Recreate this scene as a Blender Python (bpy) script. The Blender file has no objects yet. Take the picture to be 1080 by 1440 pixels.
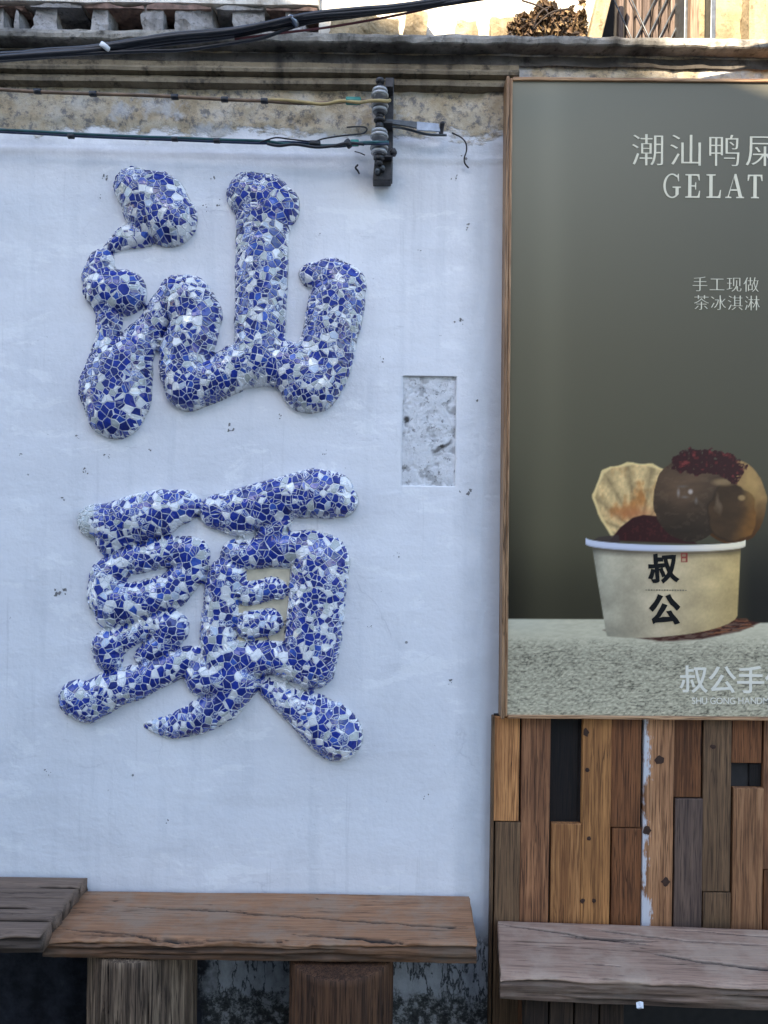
import bpy, bmesh, math, random
import numpy as np
from mathutils import Vector, Matrix

# ------------------------------------------------------------------ camera, sky, sun, exposure
SC = bpy.context.scene
C = SC.collection
CAMY, CAMZ, F, ROLL = -2.16, 1.6, 1080.0, math.radians(0.8)
cam_data = bpy.data.cameras.new('camera')
cam = bpy.data.objects.new('camera', cam_data)
C.objects.link(cam)
cam_data.sensor_fit = 'VERTICAL'; cam_data.sensor_height = 36.0; cam_data.lens = 27.0
cam_data.clip_start = 0.05; cam_data.clip_end = 500
cam.matrix_world = Matrix.Translation((0, CAMY, CAMZ)) @ Matrix.Rotation(math.pi/2, 4, 'X') @ Matrix.Rotation(ROLL, 4, 'Z')
SC.camera = cam

SUN = Vector((-0.40, -1.0, 0.62)).normalized()       # direction towards the sun
world = bpy.data.worlds.new('World'); SC.world = world; world.use_nodes = True
wn = world.node_tree.nodes; wl = world.node_tree.links
sky = wn.new('ShaderNodeTexSky'); sky.sky_type = 'NISHITA'; sky.sun_disc = False
sky.sun_elevation = math.asin(SUN.z); sky.sun_rotation = math.atan2(SUN.x, SUN.y)
sky.air_density = 1.0; sky.dust_density = 1.2; sky.ozone_density = 1.6
wn['Background'].inputs['Strength'].default_value = 0.15
wl.new(sky.outputs[0], wn['Background'].inputs['Color'])
sun_data = bpy.data.lights.new('sun', 'SUN'); sun_data.energy = 4.6; sun_data.angle = math.radians(0.5)
sun_data.color = (1.0, 0.84, 0.62)
sun = bpy.data.objects.new('sun', sun_data); C.objects.link(sun)
sun.location = SUN*30; sun.rotation_euler = SUN.to_track_quat('Z', 'Y').to_euler()
vs = SC.view_settings
vs.view_transform = 'Standard'; vs.look = 'None'; vs.gamma = 1.0; vs.use_curve_mapping = False
vs.exposure = 2.1

# ------------------------------------------------------------------ helpers
rng = np.random.default_rng(7); random.seed(7)
CR, SR = math.cos(ROLL), math.sin(ROLL)
def P(px, py, Y=0.0):
    """the point at depth Y that the photograph shows at (px, py)"""
    dx, dy = px-540.0, py-720.0
    x = dx*CR+dy*SR; y = -dx*SR+dy*CR
    d = (Y-CAMY)/F
    return Vector((x*d, Y, CAMZ-y*d))
def lin(c):
    c = np.asarray(c, float)/255.0
    return np.where(c <= .04045, c/12.92, ((c+.055)/1.055)**2.4)
WALLREF = lin((190, 206, 233))
def A(r, g, b, gain=1.0):
    """surface colour of a thing seen as sRGB r,g,b in the blue open shade of this street"""
    v = lin((r, g, b))/WALLREF*0.76*gain
    return tuple(float(min(.85, max(.004, q))) for q in v)

def _hash(ix, iy, iz):
    n = (ix*374761393+iy*668265263+iz*2147483647 % 4294967296) & 0xFFFFFFFF
    n = ((n ^ (n >> 13))*1274126177) & 0xFFFFFFFF
    n = ((n ^ (n >> 16))*2246822519) & 0xFFFFFFFF
    return ((n ^ (n >> 15)) & 0xFFFFFF)/float(0xFFFFFF)
def vnoise(x, y, z=0.0):
    x = np.asarray(x, float); y = np.asarray(y, float); z = np.asarray(z, float)+np.zeros_like(x)
    y = y+np.zeros_like(x)
    ix = np.floor(x).astype(np.int64); iy = np.floor(y).astype(np.int64); iz = np.floor(z).astype(np.int64)
    fx, fy, fz = x-ix, y-iy, z-iz
    fx = fx*fx*(3-2*fx); fy = fy*fy*(3-2*fy); fz = fz*fz*(3-2*fz)
    r = 0
    for a in (0, 1):
        for b in (0, 1):
            for c in (0, 1):
                w = (fx if a else 1-fx)*(fy if b else 1-fy)*(fz if c else 1-fz)
                r = r+w*_hash(ix+a+1000, iy+b+1000, iz+c+1000)
    return r
def fbm(x, y, z=0.0, o=4):
    r = 0; a = .5; s = 1.0
    for k in range(o):
        r = r+a*vnoise(np.asarray(x)*s+17.3*k, np.asarray(y)*s+5.1*k, np.asarray(z)*s); a *= .5; s *= 2.03
    return r/(1-.5**o)
def sstep(a, b, x):
    t = np.clip((x-a)/(b-a), 0, 1); return t*t*(3-2*t)

def link(name, me, mats=(), parent=None):
    o = bpy.data.objects.new(name, me); C.objects.link(o)
    for m in (mats if isinstance(mats, (list, tuple)) else [mats]):
        if m.name not in [q.name for q in me.materials if q]: me.materials.append(m)
    if parent is not None:
        o.parent = parent
        o.matrix_parent_inverse = Matrix.Identity(4)
    return o
def tag(o, label=None, cat=None, group=None, kind=None):
    if label: o['label'] = label
    if cat: o['category'] = cat
    if group: o['group'] = group
    if kind: o['kind'] = kind
    return o
def thing(name, loc, label, cat, group=None):
    o = bpy.data.objects.new(name, None); C.objects.link(o); o.location = loc
    o.empty_display_size = .1
    return tag(o, label, cat, group)
def mesh_from(name, v, f, smooth=False, origin=None):
    """mesh of world-space vertices; origin is subtracted"""
    me = bpy.data.meshes.new(name)
    v = np.asarray(v, float)
    if origin is not None: v = v-np.asarray(origin)[None, :]
    me.from_pydata([tuple(q) for q in v.tolist()], [], [tuple(q) for q in f])
    me.update()
    if smooth: me.shade_smooth()
    return me
def add(name, v, f, mats, parent=None, smooth=False, own_origin=False):
    """part in world coordinates under a parent Empty (unrotated)"""
    v = np.asarray(v, float)
    o3 = v.mean(0) if own_origin else (np.array(parent.location) if parent else np.zeros(3))
    if parent is None and not own_origin: o3 = np.zeros(3)
    o = link(name, mesh_from(name, v, f, smooth, o3), mats, parent)
    if own_origin:
        o.location = Vector(o3)-(parent.location if parent else Vector((0, 0, 0)))
    return o
def bevel_mesh(me, w, seg=2, ang=.5):
    bm = bmesh.new(); bm.from_mesh(me)
    es = [e for e in bm.edges if len(e.link_faces) == 2 and e.calc_face_angle(0) > ang]
    bmesh.ops.bevel(bm, geom=es, offset=w, segments=seg, affect='EDGES', profile=.5)
    bm.to_mesh(me); bm.free()
def box(name, a, b, mats, parent=None, bev=.002, own=True):
    x0, y0, z0 = [min(p, q) for p, q in zip(a, b)]; x1, y1, z1 = [max(p, q) for p, q in zip(a, b)]
    v = [(x0,y0,z0),(x1,y0,z0),(x1,y1,z0),(x0,y1,z0),(x0,y0,z1),(x1,y0,z1),(x1,y1,z1),(x0,y1,z1)]
    f = [(0,3,2,1),(4,5,6,7),(0,1,5,4),(1,2,6,5),(2,3,7,6),(3,0,4,7)]
    o = add(name, v, f, mats, parent, own_origin=own)
    if bev: bevel_mesh(o.data, bev)
    return o
def prism(name, poly, y0, y1, mats, parent=None, bev=0.0, own=True):
    """polygon of (x,z) extruded between depths y0 (front) and y1"""
    n = len(poly)
    v = [(x, y0, z) for x, z in poly]+[(x, y1, z) for x, z in poly]
    f = [tuple(range(n)), tuple(range(2*n-1, n-1, -1))]+[(i, i+n, (i+1) % n+n, (i+1) % n) for i in range(n)]
    o = add(name, v, f, mats, parent, own_origin=own)
    bm = bmesh.new(); bm.from_mesh(o.data); bmesh.ops.recalc_face_normals(bm, faces=bm.faces); bm.to_mesh(o.data); bm.free()
    if bev: bevel_mesh(o.data, bev)
    return o
def tube_vf(pts, r, n=8, closed_ends=True):
    pts = [Vector(p) for p in pts]
    rs = r if isinstance(r, (list, tuple)) else [r]*len(pts)
    v, f = [], []
    up = Vector((0, 0, 1))
    for i, p in enumerate(pts):
        t = (pts[min(i+1, len(pts)-1)]-pts[max(i-1, 0)]).normalized()
        a = t.cross(up)
        if a.length < .05: a = t.cross(Vector((0, 1, 0)))
        a.normalize(); b = a.cross(t)
        for k in range(n):
            an = 2*math.pi*k/n
            v.append(tuple(p+(a*math.cos(an)+b*math.sin(an))*rs[i]))
    for i in range(len(pts)-1):
        for k in range(n):
            f.append((i*n+k, i*n+(k+1) % n, (i+1)*n+(k+1) % n, (i+1)*n+k))
    if closed_ends:
        f.append(tuple(range(n-1, -1, -1))); f.append(tuple(range((len(pts)-1)*n, len(pts)*n)))
    return v, f
def smooth_path(pts, sub=6):
    pts = [Vector(p) for p in pts]; out = []
    for i in range(len(pts)-1):
        p0 = pts[max(i-1, 0)]; p1 = pts[i]; p2 = pts[i+1]; p3 = pts[min(i+2, len(pts)-1)]
        for k in range(sub):
            t = k/sub
            out.append(.5*((2*p1)+(p2-p0)*t+(2*p0-5*p1+4*p2-p3)*t*t+(3*p1-p0-3*p2+p3)*t**3))
    out.append(pts[-1]); return out
def tube(name, pts, r, mat, parent=None, n=8, sub=6):
    v, f = tube_vf(smooth_path(pts, sub) if sub else pts, r if not isinstance(r, (list, tuple)) else r, n)
    return add(name, v, f, mat, parent, smooth=True, own_origin=True)
def lathe(name, prof, base, mat, parent=None, n=28, axis='Z'):
    """profile of (radius, height) turned about a line through base"""
    v, f = [], []
    for r, h in prof:
        for k in range(n):
            a = 2*math.pi*k/n
            p = (r*math.cos(a), r*math.sin(a), h)
            if axis == 'Y': p = (p[0], h, p[1])
            if axis == 'X': p = (h, p[0], p[1])
            v.append((base[0]+p[0], base[1]+p[1], base[2]+p[2]))
    for i in range(len(prof)-1):
        for k in range(n):
            f.append((i*n+k, i*n+(k+1) % n, (i+1)*n+(k+1) % n, (i+1)*n+k))
    f.append(tuple(range(n-1, -1, -1))); f.append(tuple(range((len(prof)-1)*n, len(prof)*n)))
    o = add(name, v, f, mat, parent, own_origin=True)
    bm = bmesh.new(); bm.from_mesh(o.data); bmesh.ops.recalc_face_normals(bm, faces=bm.faces); bm.to_mesh(o.data); bm.free()
    o.data.shade_smooth()
    return o

# ------------------------------------------------------------------ materials
class N:
    def __init__(s, name):
        s.m = bpy.data.materials.new(name); s.m.use_nodes = True
        s.t = s.m.node_tree; s.b = s.t.nodes['Principled BSDF']
    def set(s, sock, v):
        if hasattr(v, 'links') or isinstance(v, bpy.types.NodeSocket): s.t.links.new(v, sock)
        elif isinstance(v, (tuple, list)) and len(v) == 3 and sock.type == 'RGBA': sock.default_value = (*v, 1)
        else: sock.default_value = v
    def n(s, ty, out=0, props=None, **inp):
        q = s.t.nodes.new('ShaderNode'+ty)
        for k, v in (props or {}).items(): setattr(q, k, v)
        for k, v in inp.items():
            key = k.replace('_', ' ')
            s.set(q.inputs[int(k[1:])] if k[0] == 'i' and k[1:].isdigit() else q.inputs[key], v)
        return q.outputs[out]
    def pos(s): return s.n('NewGeometry', 0)
    def obj(s): return s.n('TexCoord', 3)
    def rnd(s): return s.n('ObjectInfo', 'Random')
    def math(s, op, a, b=0.0, c=0.0): return s.n('Math', 0, {'operation': op}, i0=a, i1=b, i2=c)
    def vmath(s, op, a, b=(0, 0, 0)): return s.n('VectorMath', 0, {'operation': op}, i0=a, i1=b)
    def noise(s, vec, scale=5., detail=4., rough=.55, dist=0.): return s.n('TexNoise', 0, Vector=vec, Scale=scale, Detail=detail, Roughness=rough, Distortion=dist)
    def ramp(s, fac, *stops):
        q = s.t.nodes.new('ShaderNodeValToRGB'); s.set(q.inputs[0], fac)
        e = q.color_ramp.elements
        while len(e) < len(stops): e.new(.5)
        for el, (p, c) in zip(e, stops):
            el.position = p; el.color = (*c, 1) if isinstance(c, (tuple, list)) else (c, c, c, 1)
        return q.outputs[0]
    def mix(s, fac, a, b, blend='MIX'):
        q = s.t.nodes.new('ShaderNodeMix'); q.data_type = 'RGBA'; q.blend_type = blend
        s.set(q.inputs[0], fac); s.set(q.inputs[6], a); s.set(q.inputs[7], b); return q.outputs[2]
    def scale(s, vec, xyz, off=None):
        q = s.n('VectorMath', 0, {'operation': 'MULTIPLY'}, i0=vec, i1=xyz)
        return s.vmath('ADD', q, off) if off is not None else q
    def sep(s, vec):
        q = s.t.nodes.new('ShaderNodeSeparateXYZ'); s.set(q.inputs[0], vec); return q.outputs
    def out(s, col, rough=.6, spec=.5, bump=None, bs=.4, bd=.003, metal=0., coat=0.):
        s.set(s.b.inputs['Base Color'], col); s.set(s.b.inputs['Roughness'], rough)
        s.b.inputs['Specular IOR Level'].default_value = spec; s.set(s.b.inputs['Metallic'], metal)
        s.b.inputs['Coat Weight'].default_value = coat; s.b.inputs['Coat Roughness'].default_value = .08
        if bump is not None:
            nb = s.n('Bump', 0, Height=bump, Strength=bs, Distance=bd); s.set(s.b.inputs['Normal'], nb)
        return s.m

def mat_flat(name, col, rough=.6, metal=0., spec=.5, coat=0., var=.25, sc=40.):
    m = N(name); p = m.pos(); n1 = m.noise(p, sc, 5)
    c = m.mix(m.ramp(n1, (.3, 0.), (.75, 1.)), tuple(q*(1-var) for q in col), tuple(min(.9, q*(1+var)) for q in col))
    return m.out(c, rough, spec, n1, .25, .002, metal, coat)

def mat_wood(name, dark, mid, light, axis='Z', fine=1.0, rough=.72, grey=None, attr=False, soft=0., checks=.7):
    m = N(name); r = m.rnd()
    off = m.n('CombineXYZ', 0, X=m.math('MULTIPLY', r, 37.), Y=m.math('MULTIPLY', r, 91.), Z=m.math('MULTIPLY', r, 53.))
    k = {'X': (2.2, 62, 62), 'Z': (62, 62, 2.2)}[axis]
    k2 = {'X': (9, 330, 330), 'Z': (330, 330, 9)}[axis]
    base = m.vmath('ADD', m.obj(), off)
    g1 = m.noise(m.scale(base, k), 1.*fine, 6, .62, .35)
    g2 = m.noise(m.scale(base, k2), 1.*fine, 3, .6)
    big = m.noise(base, 4.5, 3)
    c = m.ramp(g1, (.28, dark), (.5, mid), (.74, light))
    c = m.mix(m.ramp(g2, (.38, 1.), (.52, 0.)), c, tuple(q*.7 for q in dark))
    g3 = m.noise(m.scale(base, {'X': (5, 130, 130), 'Z': (130, 130, 5)}[axis]), 1., 4, .6, .4)
    c = m.mix(m.ramp(g3, (.56, 0.), (.66, .55)), c, light)
    c = m.mix(m.ramp(g3, (.34, .6), (.42, 0.)), c, dark)
    c = m.mix(m.ramp(big, (.35, .0), (.75, .5)), c, dark)
    if soft: c = m.mix(soft, c, m.ramp(big, (.3, tuple(q*.8 for q in mid)), (.7, tuple(q*1.12 for q in mid))))
    if grey is not None: c = m.mix(m.ramp(m.noise(base, 7., 6, .7), (.45, 0.), (.62, .75)), c, grey)
    if checks:
        ck = m.math('ABSOLUTE', m.math('SUBTRACT', m.noise(m.scale(base, {'X': (1.6, 34, 34), 'Z': (34, 34, 1.6)}[axis]), 1., 3, .55, .3), .5))
        cm = m.math('MULTIPLY', m.ramp(ck, (.004, 1.), (.011, 0.)), m.ramp(m.noise(m.scale(base, {'X': (3, 9, 9), 'Z': (9, 9, 3)}[axis]), 1., 3), (.50, 0.), (.58, checks)))
        c = m.mix(cm, c, tuple(q*.22 for q in dark))
    if attr:
        at = m.n('Attribute', 'Fac', {'attribute_name': 'crack'})
        c = m.mix(at, c, (.006, .005, .004))
    v = m.math('ADD', m.math('MULTIPLY', r, .5), .75)
    c = m.mix(1., c, m.n('CombineColor', 0, i0=v, i1=v, i2=v), 'MULTIPLY')
    h = m.math('ADD', m.math('MULTIPLY', g1, .6), m.math('MULTIPLY', g2, .4))
    return m.out(c, rough, .3, h, .8, .003)
# ------------------------------------------------------------------ surfaces
def wall_material():
    m = N('plaster'); p = m.pos(); s = m.sep(p); x, z = s[0], s[2]
    n_big = m.noise(p, 1.6, 4); n_mid = m.noise(p, 9., 6, .65); n_f = m.noise(p, 70., 4, .6)
    streak = m.noise(m.scale(p, (9., 1., .7)), 1.6, 5, .6)
    white = m.ramp(n_big, (.3, (.69, .69, .715)), (.7, (.80, .80, .815)))
    white = m.mix(m.ramp(m.noise(p, 3.6, 6, .62, .6), (.50, 0.), (.60, .30)), white, (.62, .625, .65))
    white = m.mix(m.ramp(m.noise(m.scale(p, (2.2, 1., 5.)), 1.5, 6, .7, .4), (.57, 0.), (.60, .6)), white, (.83, .83, .835))
    white = m.mix(m.ramp(m.noise(m.scale(p, (30., 1., 1.1)), 1., 5, .7), (.60, 0.), (.74, .45)), white, (.47, .47, .49))
    white = m.mix(m.ramp(m.noise(m.scale(p, (3., 1., 14.)), 2., 6, .75), (.64, 0.), (.70, .5)), white, (.52, .52, .54))
    white = m.mix(m.ramp(streak, (.54, 0.), (.8, .45)), white, (.50, .52, .55))
    white = m.mix(m.ramp(m.noise(p, 26., 5, .7), (.62, 0.), (.78, .35)), white, (.56, .57, .58))
    vw = m.vmath('ADD', p, m.n('VectorMath', 0, {'operation': 'SCALE'}, i0=m.n('TexNoise', 1, Vector=p, Scale=7., Detail=5.), Scale=.14))
    ce = m.n('TexVoronoi', 0, {'feature': 'DISTANCE_TO_EDGE'}, Vector=vw, Scale=2.3)
    hair = m.math('MULTIPLY', m.ramp(ce, (.0015, 1.), (.005, 0.)), m.ramp(m.noise(p, 2.7, 3), (.55, 0.), (.62, .55)))
    white = m.mix(hair, white, (.50, .50, .53))
    sp = m.math('MULTIPLY', m.ramp(m.noise(p, 95., 4, .7), (.66, 0.), (.70, .8)), m.ramp(m.noise(p, 6., 4, .7), (.50, 0.), (.60, 1.)))
    white = m.mix(sp, white, (.36, .36, .37))
    # greyer, never repainted margin next to the cladding
    mar = m.math('ADD', x, m.math('MULTIPLY', m.math('SUBTRACT', n_mid, .5), .10))
    white = m.mix(m.ramp(mar, (.20, 0.), (.275, .8)), white, (.50, .52, .55))
    # old bare ochre plaster under the cornice with a ragged lower edge
    n_edge = m.noise(m.scale(p, (5., 1., 9.)), 1.3, 6, .65)
    zz = m.math('ADD', z, m.math('MULTIPLY', m.math('SUBTRACT', n_edge, .5), .16))
    bare = m.ramp(n_mid, (.30, (.16, .13, .09)), (.46, (.40, .31, .18)), (.58, (.50, .41, .26)), (.72, (.60, .53, .40)))
    bare = m.mix(m.ramp(m.noise(p, 38., 7, .8), (.50, 0.), (.60, .9)), bare, (.07, .06, .05))
    bare = m.mix(m.ramp(m.noise(p, 5., 5, .7), (.54, 0.), (.62, .7)), bare, (.47, .48, .49))
    mk = m.ramp(m.math('MULTIPLY', m.math('SUBTRACT', zz, 2.62), 12.), (.40, 0.), (.55, 1.))
    col = m.mix(mk, white, bare)
    # grey wash just under the bare band
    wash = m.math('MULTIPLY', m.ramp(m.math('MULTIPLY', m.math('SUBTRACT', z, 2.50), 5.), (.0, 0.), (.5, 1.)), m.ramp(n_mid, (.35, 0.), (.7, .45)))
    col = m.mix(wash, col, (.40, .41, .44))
    # mould and bare render at the foot, darkened with painted under-bench shade
    bench_shade = m.ramp(m.noise(m.scale(p, (7., 1., 4.)), 2.4, 7, .72), (.34, (.10, .10, .10)), (.46, (.27, .27, .27)), (.60, (.40, .405, .41)))
    col = m.mix(m.ramp(m.math('ADD', z, m.math('MULTIPLY', m.math('SUBTRACT', n_mid, .5), .05)), (.40, .9), (.47, 0.)), col, bench_shade)
    blk = m.math('ABSOLUTE', m.math('SUBTRACT', m.noise(m.scale(p, (10., 1., 3.)), 2., 5, .65), .5))
    col = m.mix(m.math('MULTIPLY', m.ramp(blk, (.008, .9), (.028, 0.)), m.ramp(z, (.38, 1.), (.42, 0.))), col, (.03, .03, .03))
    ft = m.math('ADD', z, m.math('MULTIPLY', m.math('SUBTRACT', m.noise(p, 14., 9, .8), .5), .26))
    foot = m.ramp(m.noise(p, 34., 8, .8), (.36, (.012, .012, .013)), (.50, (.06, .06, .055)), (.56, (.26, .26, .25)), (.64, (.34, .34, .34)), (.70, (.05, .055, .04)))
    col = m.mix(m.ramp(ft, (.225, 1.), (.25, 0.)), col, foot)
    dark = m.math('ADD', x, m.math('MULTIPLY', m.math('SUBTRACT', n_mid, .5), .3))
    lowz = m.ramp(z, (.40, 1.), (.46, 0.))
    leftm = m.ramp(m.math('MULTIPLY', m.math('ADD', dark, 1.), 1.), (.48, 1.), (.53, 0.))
    col = m.mix(m.math('MULTIPLY', lowz, leftm), col, m.ramp(m.noise(p, 14., 6, .7), (.4, (.008, .008, .011)), (.65, (.035, .036, .045)), (.75, (.08, .08, .085))))  # near-black painted in as shade under the left bench
    # pinholes and little chips
    vo = m.n('TexVoronoi', 0, Vector=p, Scale=13., Randomness=1.)
    rn = m.n('TexVoronoi', 1, Vector=p, Scale=13., Randomness=1.)
    keep = m.ramp(m.sep(rn)[0], (.86, 0.), (.88, 1.))
    chip = m.math('MULTIPLY', m.ramp(m.math('ADD', vo, m.math('MULTIPLY', m.math('SUBTRACT', n_f, .5), .12)), (.035, 1.), (.055, 0.)), keep)
    col = m.mix(m.math('MULTIPLY', chip, .75), col, (.17, .17, .18))
    dirt_shade = m.n('Attribute', 'Fac', {'attribute_name': 'dirt_shade'})
    col = m.mix(dirt_shade, col, (.07, .065, .06))
    h = m.math('ADD', m.math('MULTIPLY', n_mid, .45), m.math('MULTIPLY', n_f, .25))
    h = m.math('ADD', h, m.math('MULTIPLY', m.noise(m.scale(p, (1., 1., 3.)), 3., 3), .8))
    h = m.math('ADD', h, m.math('MULTIPLY', chip, -.6))
    h = m.math('ADD', h, m.math('MULTIPLY', m.math('MULTIPLY', mk, m.noise(p, 40., 5, .7)), .9))
    return m.out(col, .8, .3, h, .75, .008)
def patch_material():
    m = N('old_patch'); p = m.pos()
    n1 = m.noise(p, 24., 8, .75); n2 = m.noise(p, 70., 6, .75)
    c = m.ramp(n1, (.30, (.46, .46, .46)), (.40, (.61, .61, .63)), (.5, (.67, .68, .70)), (.7, (.74, .74, .76)))
    c = m.mix(m.ramp(n2, (.57, 0.), (.64, .8)), c, (.16, .16, .16))
    dirt_shade = m.n('Attribute', 'Fac', {'attribute_name': 'dirt_shade'})
    c = m.mix(dirt_shade, c, (.06, .055, .05))
    return m.out(c, .85, .3, m.math('ADD', n1, m.math('MULTIPLY', n2, .4)), .8, .008)
def stone_material(name, cols, dark, sc=6., sun=False):
    m = N(name); p = m.pos()
    a = m.noise(p, sc, 7, .68); b = m.noise(p, sc*6, 6, .7); st = m.noise(m.scale(p, (8., 4., .9)), 1.7, 5, .65)
    c = m.ramp(a, (.3, cols[0]), (.5, cols[1]), (.7, cols[2]))
    c = m.mix(m.ramp(st, (.48, 0.), (.68, .75)), c, dark)
    c = m.mix(m.ramp(b, (.54, 0.), (.68, .8)), c, tuple(q*.6 for q in dark))
    return m.out(c, .88, .25, m.math('ADD', a, m.math('MULTIPLY', b, .5)), .8, .01)
M_WALL = wall_material()
M_PATCH = patch_material()
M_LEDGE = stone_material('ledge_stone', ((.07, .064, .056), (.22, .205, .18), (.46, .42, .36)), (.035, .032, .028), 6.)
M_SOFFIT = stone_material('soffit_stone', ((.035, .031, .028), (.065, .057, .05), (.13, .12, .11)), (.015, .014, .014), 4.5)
M_MOULD = stone_material('mould_stone', ((.10, .08, .055), (.19, .155, .105), (.28, .23, .16)), (.035, .03, .027), 5.)
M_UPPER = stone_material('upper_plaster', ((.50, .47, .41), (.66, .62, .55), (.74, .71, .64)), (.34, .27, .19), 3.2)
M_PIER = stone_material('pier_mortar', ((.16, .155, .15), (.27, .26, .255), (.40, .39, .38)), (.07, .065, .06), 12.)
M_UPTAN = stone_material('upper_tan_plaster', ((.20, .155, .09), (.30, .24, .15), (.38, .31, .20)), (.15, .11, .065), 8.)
M_BRICK = mat_flat('old_brick', (.19, .12, .095), .85, var=.45, sc=60.)
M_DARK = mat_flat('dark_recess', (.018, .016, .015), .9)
M_STEEL = mat_flat('rusty_steel', (.045, .043, .045), .55, .4, var=.5, sc=80.)
M_STRAP = mat_flat('galvanised', (.26, .30, .36), .35, .8, var=.25, sc=50.)
M_IRON = mat_flat('dark_iron', (.10, .11, .12), .45, .6, var=.3, sc=60.)
M_RUBBER = mat_flat('black_rubber', (.012, .013, .018), .42, var=.4, sc=30.)
M_TEAL = mat_flat('teal_sleeve', (.015, .085, .095), .45, var=.4, sc=25.)
M_BLUEC = mat_flat('navy_sleeve', (.015, .03, .075), .45, var=.3, sc=25.)
M_BROWNC = mat_flat('brown_sleeve', (.16, .10, .06), .6, var=.5, sc=22.)
M_YELC = mat_flat('yellow_sleeve', (.42, .31, .13), .55, var=.35, sc=22.)
M_GREEN = mat_flat('green_tape', (.02, .20, .16), .4)
M_WHITE = mat_flat('white_paper', (.75, .76, .78), .7, var=.08)
def porcelain(name, col):
    m = N(name); n1 = m.noise(m.pos(), 50., 5)
    return m.out(m.mix(m.ramp(n1, (.45, 0.), (.75, .5)), col, tuple(q*.45 for q in col)), .22, .5, coat=.3)
M_PORC = porcelain('porcelain', (.38, .38, .38)); M_PORCD = porcelain('porcelain_shade', (.12, .12, .13))  # darker copy for the spool bodies paints shade between the rims

# ------------------------------------------------------------------ ground and the far side of the street
box('ground', (-40, -40, -.3), (40, 30, 0), mat_flat('paving', (.085, .083, .08), .85, var=.3, sc=3.), None, 0, own=False)['kind'] = 'structure'
ob = thing('opposite_building', (-3., -9.5, 0), 'unseen gabled pale house across the narrow street with shuttered windows', 'building')
M_OPP = stone_material('opposite_plaster', ((.30, .29, .28), (.38, .37, .36), (.44, .43, .42)), (.2, .19, .18), 1.2)
RZ = 6.275  # roof edge shaped and placed to lay its shadow along the cornice
edge = lambda x: RZ-.35*x
prism('wall', [(-14, 0), (3.2, 0), (3.2, edge(3.2)), (-7., edge(-7.)), (-14, edge(-7.)-3.1)], -13., -7.0, M_OPP, ob, own=False)
prism('roof', [(3.4, edge(3.4)+.0), (-7., edge(-7.)+.0), (-14.3, edge(-7.)-3.25), (-14.3, edge(-7.)-3.1), (-7., edge(-7.)+.16), (3.4, edge(3.4)+.16)], -13.2, -6.9, mat_flat('roof_tile', (.20, .10, .07), .8, var=.4, sc=6.), ob, own=False)
for i, (wx, wz) in enumerate([(-9, 1.2), (-6, 1.2), (-3, 1.2), (0, 1.2), (-9, 4.4), (-6, 4.4), (-3, 4.4)]):
    w = box('window', (wx-.55, -7.0, wz), (wx+.55, -6.94, wz+1.5), mat_flat('shutter_green', (.05, .09, .07), .6), ob, .01)
    box('sill', (wx-.65, -7.0, wz-.12), (wx+.65, -6.86, wz-.01), M_OPP, ob, .01)

# ------------------------------------------------------------------ the old building: wall, cornice, upper storey
BL = thing('old_building', (0, 0, 0), 'old building front of whitewashed plaster under a stained grey cornice', 'building')
# plaster wall: a real sheet with relief; a sunk rectangle is left for the patch
nx0, nx1 = P(566, 600).x, P(641, 600).x; nz0, nz1 = P(600, 683).z, P(600, 529).z
e = .0006
xs = np.unique(np.concatenate([np.arange(-4., -1.25, .08), np.arange(-1.25, 1.5, .0085), np.arange(1.5, 4., .1), [nx0-e, nx0, nx1, nx1+e]]))
zs = np.unique(np.concatenate([np.arange(0, .15, .05), np.arange(.15, 2.9, .0085), [2.905, nz0-e, nz0, nz1, nz1+e]]))
X, Z = np.meshgrid(xs, zs)
inside = (X > nx0-e/2) & (X < nx1+e/2) & (Z > nz0-e/2) & (Z < nz1+e/2)
Y = (fbm(X*1.7, Z*1.7, 3., 4)-.5)*.008+(fbm(X*9, Z*9, 7., 3)-.5)*.0035
Y -= .004*sstep(.262, .278, X+(fbm(X*8, Z*8, 2., 3)-.5)*.03)              # old margin strip stands proud
bare = sstep(2.645, 2.665, Z+(fbm(X*5, Z*9, 5., 4)-.5)*.10)
Y += .005*bare+(fbm(X*30, Z*30, 9., 3)-.5)*.010*bare
Y -= .004*sstep(.012, 0., np.abs(Z-2.595+.012*X))*(Z < 2.64)               # trowel ridge below the wires
Yb = Y.copy()
Y = np.where(inside, Y+.009, Y)
dirt_shade = np.zeros_like(X)
chips = [(653,317,5),(655,228,4),(648,452,4),(671,566,4),(656,693,5),(629,959,3.5),(146,246,4),(306,289,3.5),(290,291,3),(325,601,5),(82,832,6),(108,617,3),(210,632,3),(122,662,4),(393,589,3.5),(152,641,4),(458,636,3),(538,505,3),(300,250,3),(140,276,2.5),(90,700,3),(640,250,3),(66,1085,3),(520,880,2.5),(235,1155,2.5),(600,1120,2.5),(560,780,2.5),(30,640,2.5),(448,330,2),(620,470,2.5),(590,350,2.5)]
v = np.stack([X.ravel(), Y.ravel(), Z.ravel()], 1)
nxn = len(xs); f = []
keepf = ~(inside[:-1, :-1] & inside[1:, :-1] & inside[:-1, 1:] & inside[1:, 1:])
for j in range(len(zs)-1):
    for i in range(nxn-1):
        if keepf[j, i]: f.append((j*nxn+i, j*nxn+i+1, (j+1)*nxn+i+1, (j+1)*nxn+i))
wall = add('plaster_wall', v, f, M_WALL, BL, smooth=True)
# backing so that the wall is a solid body
box('wall_core', (-4, .05, 0), (4, 3.5, 2.85), M_WALL, BL, 0)
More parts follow.
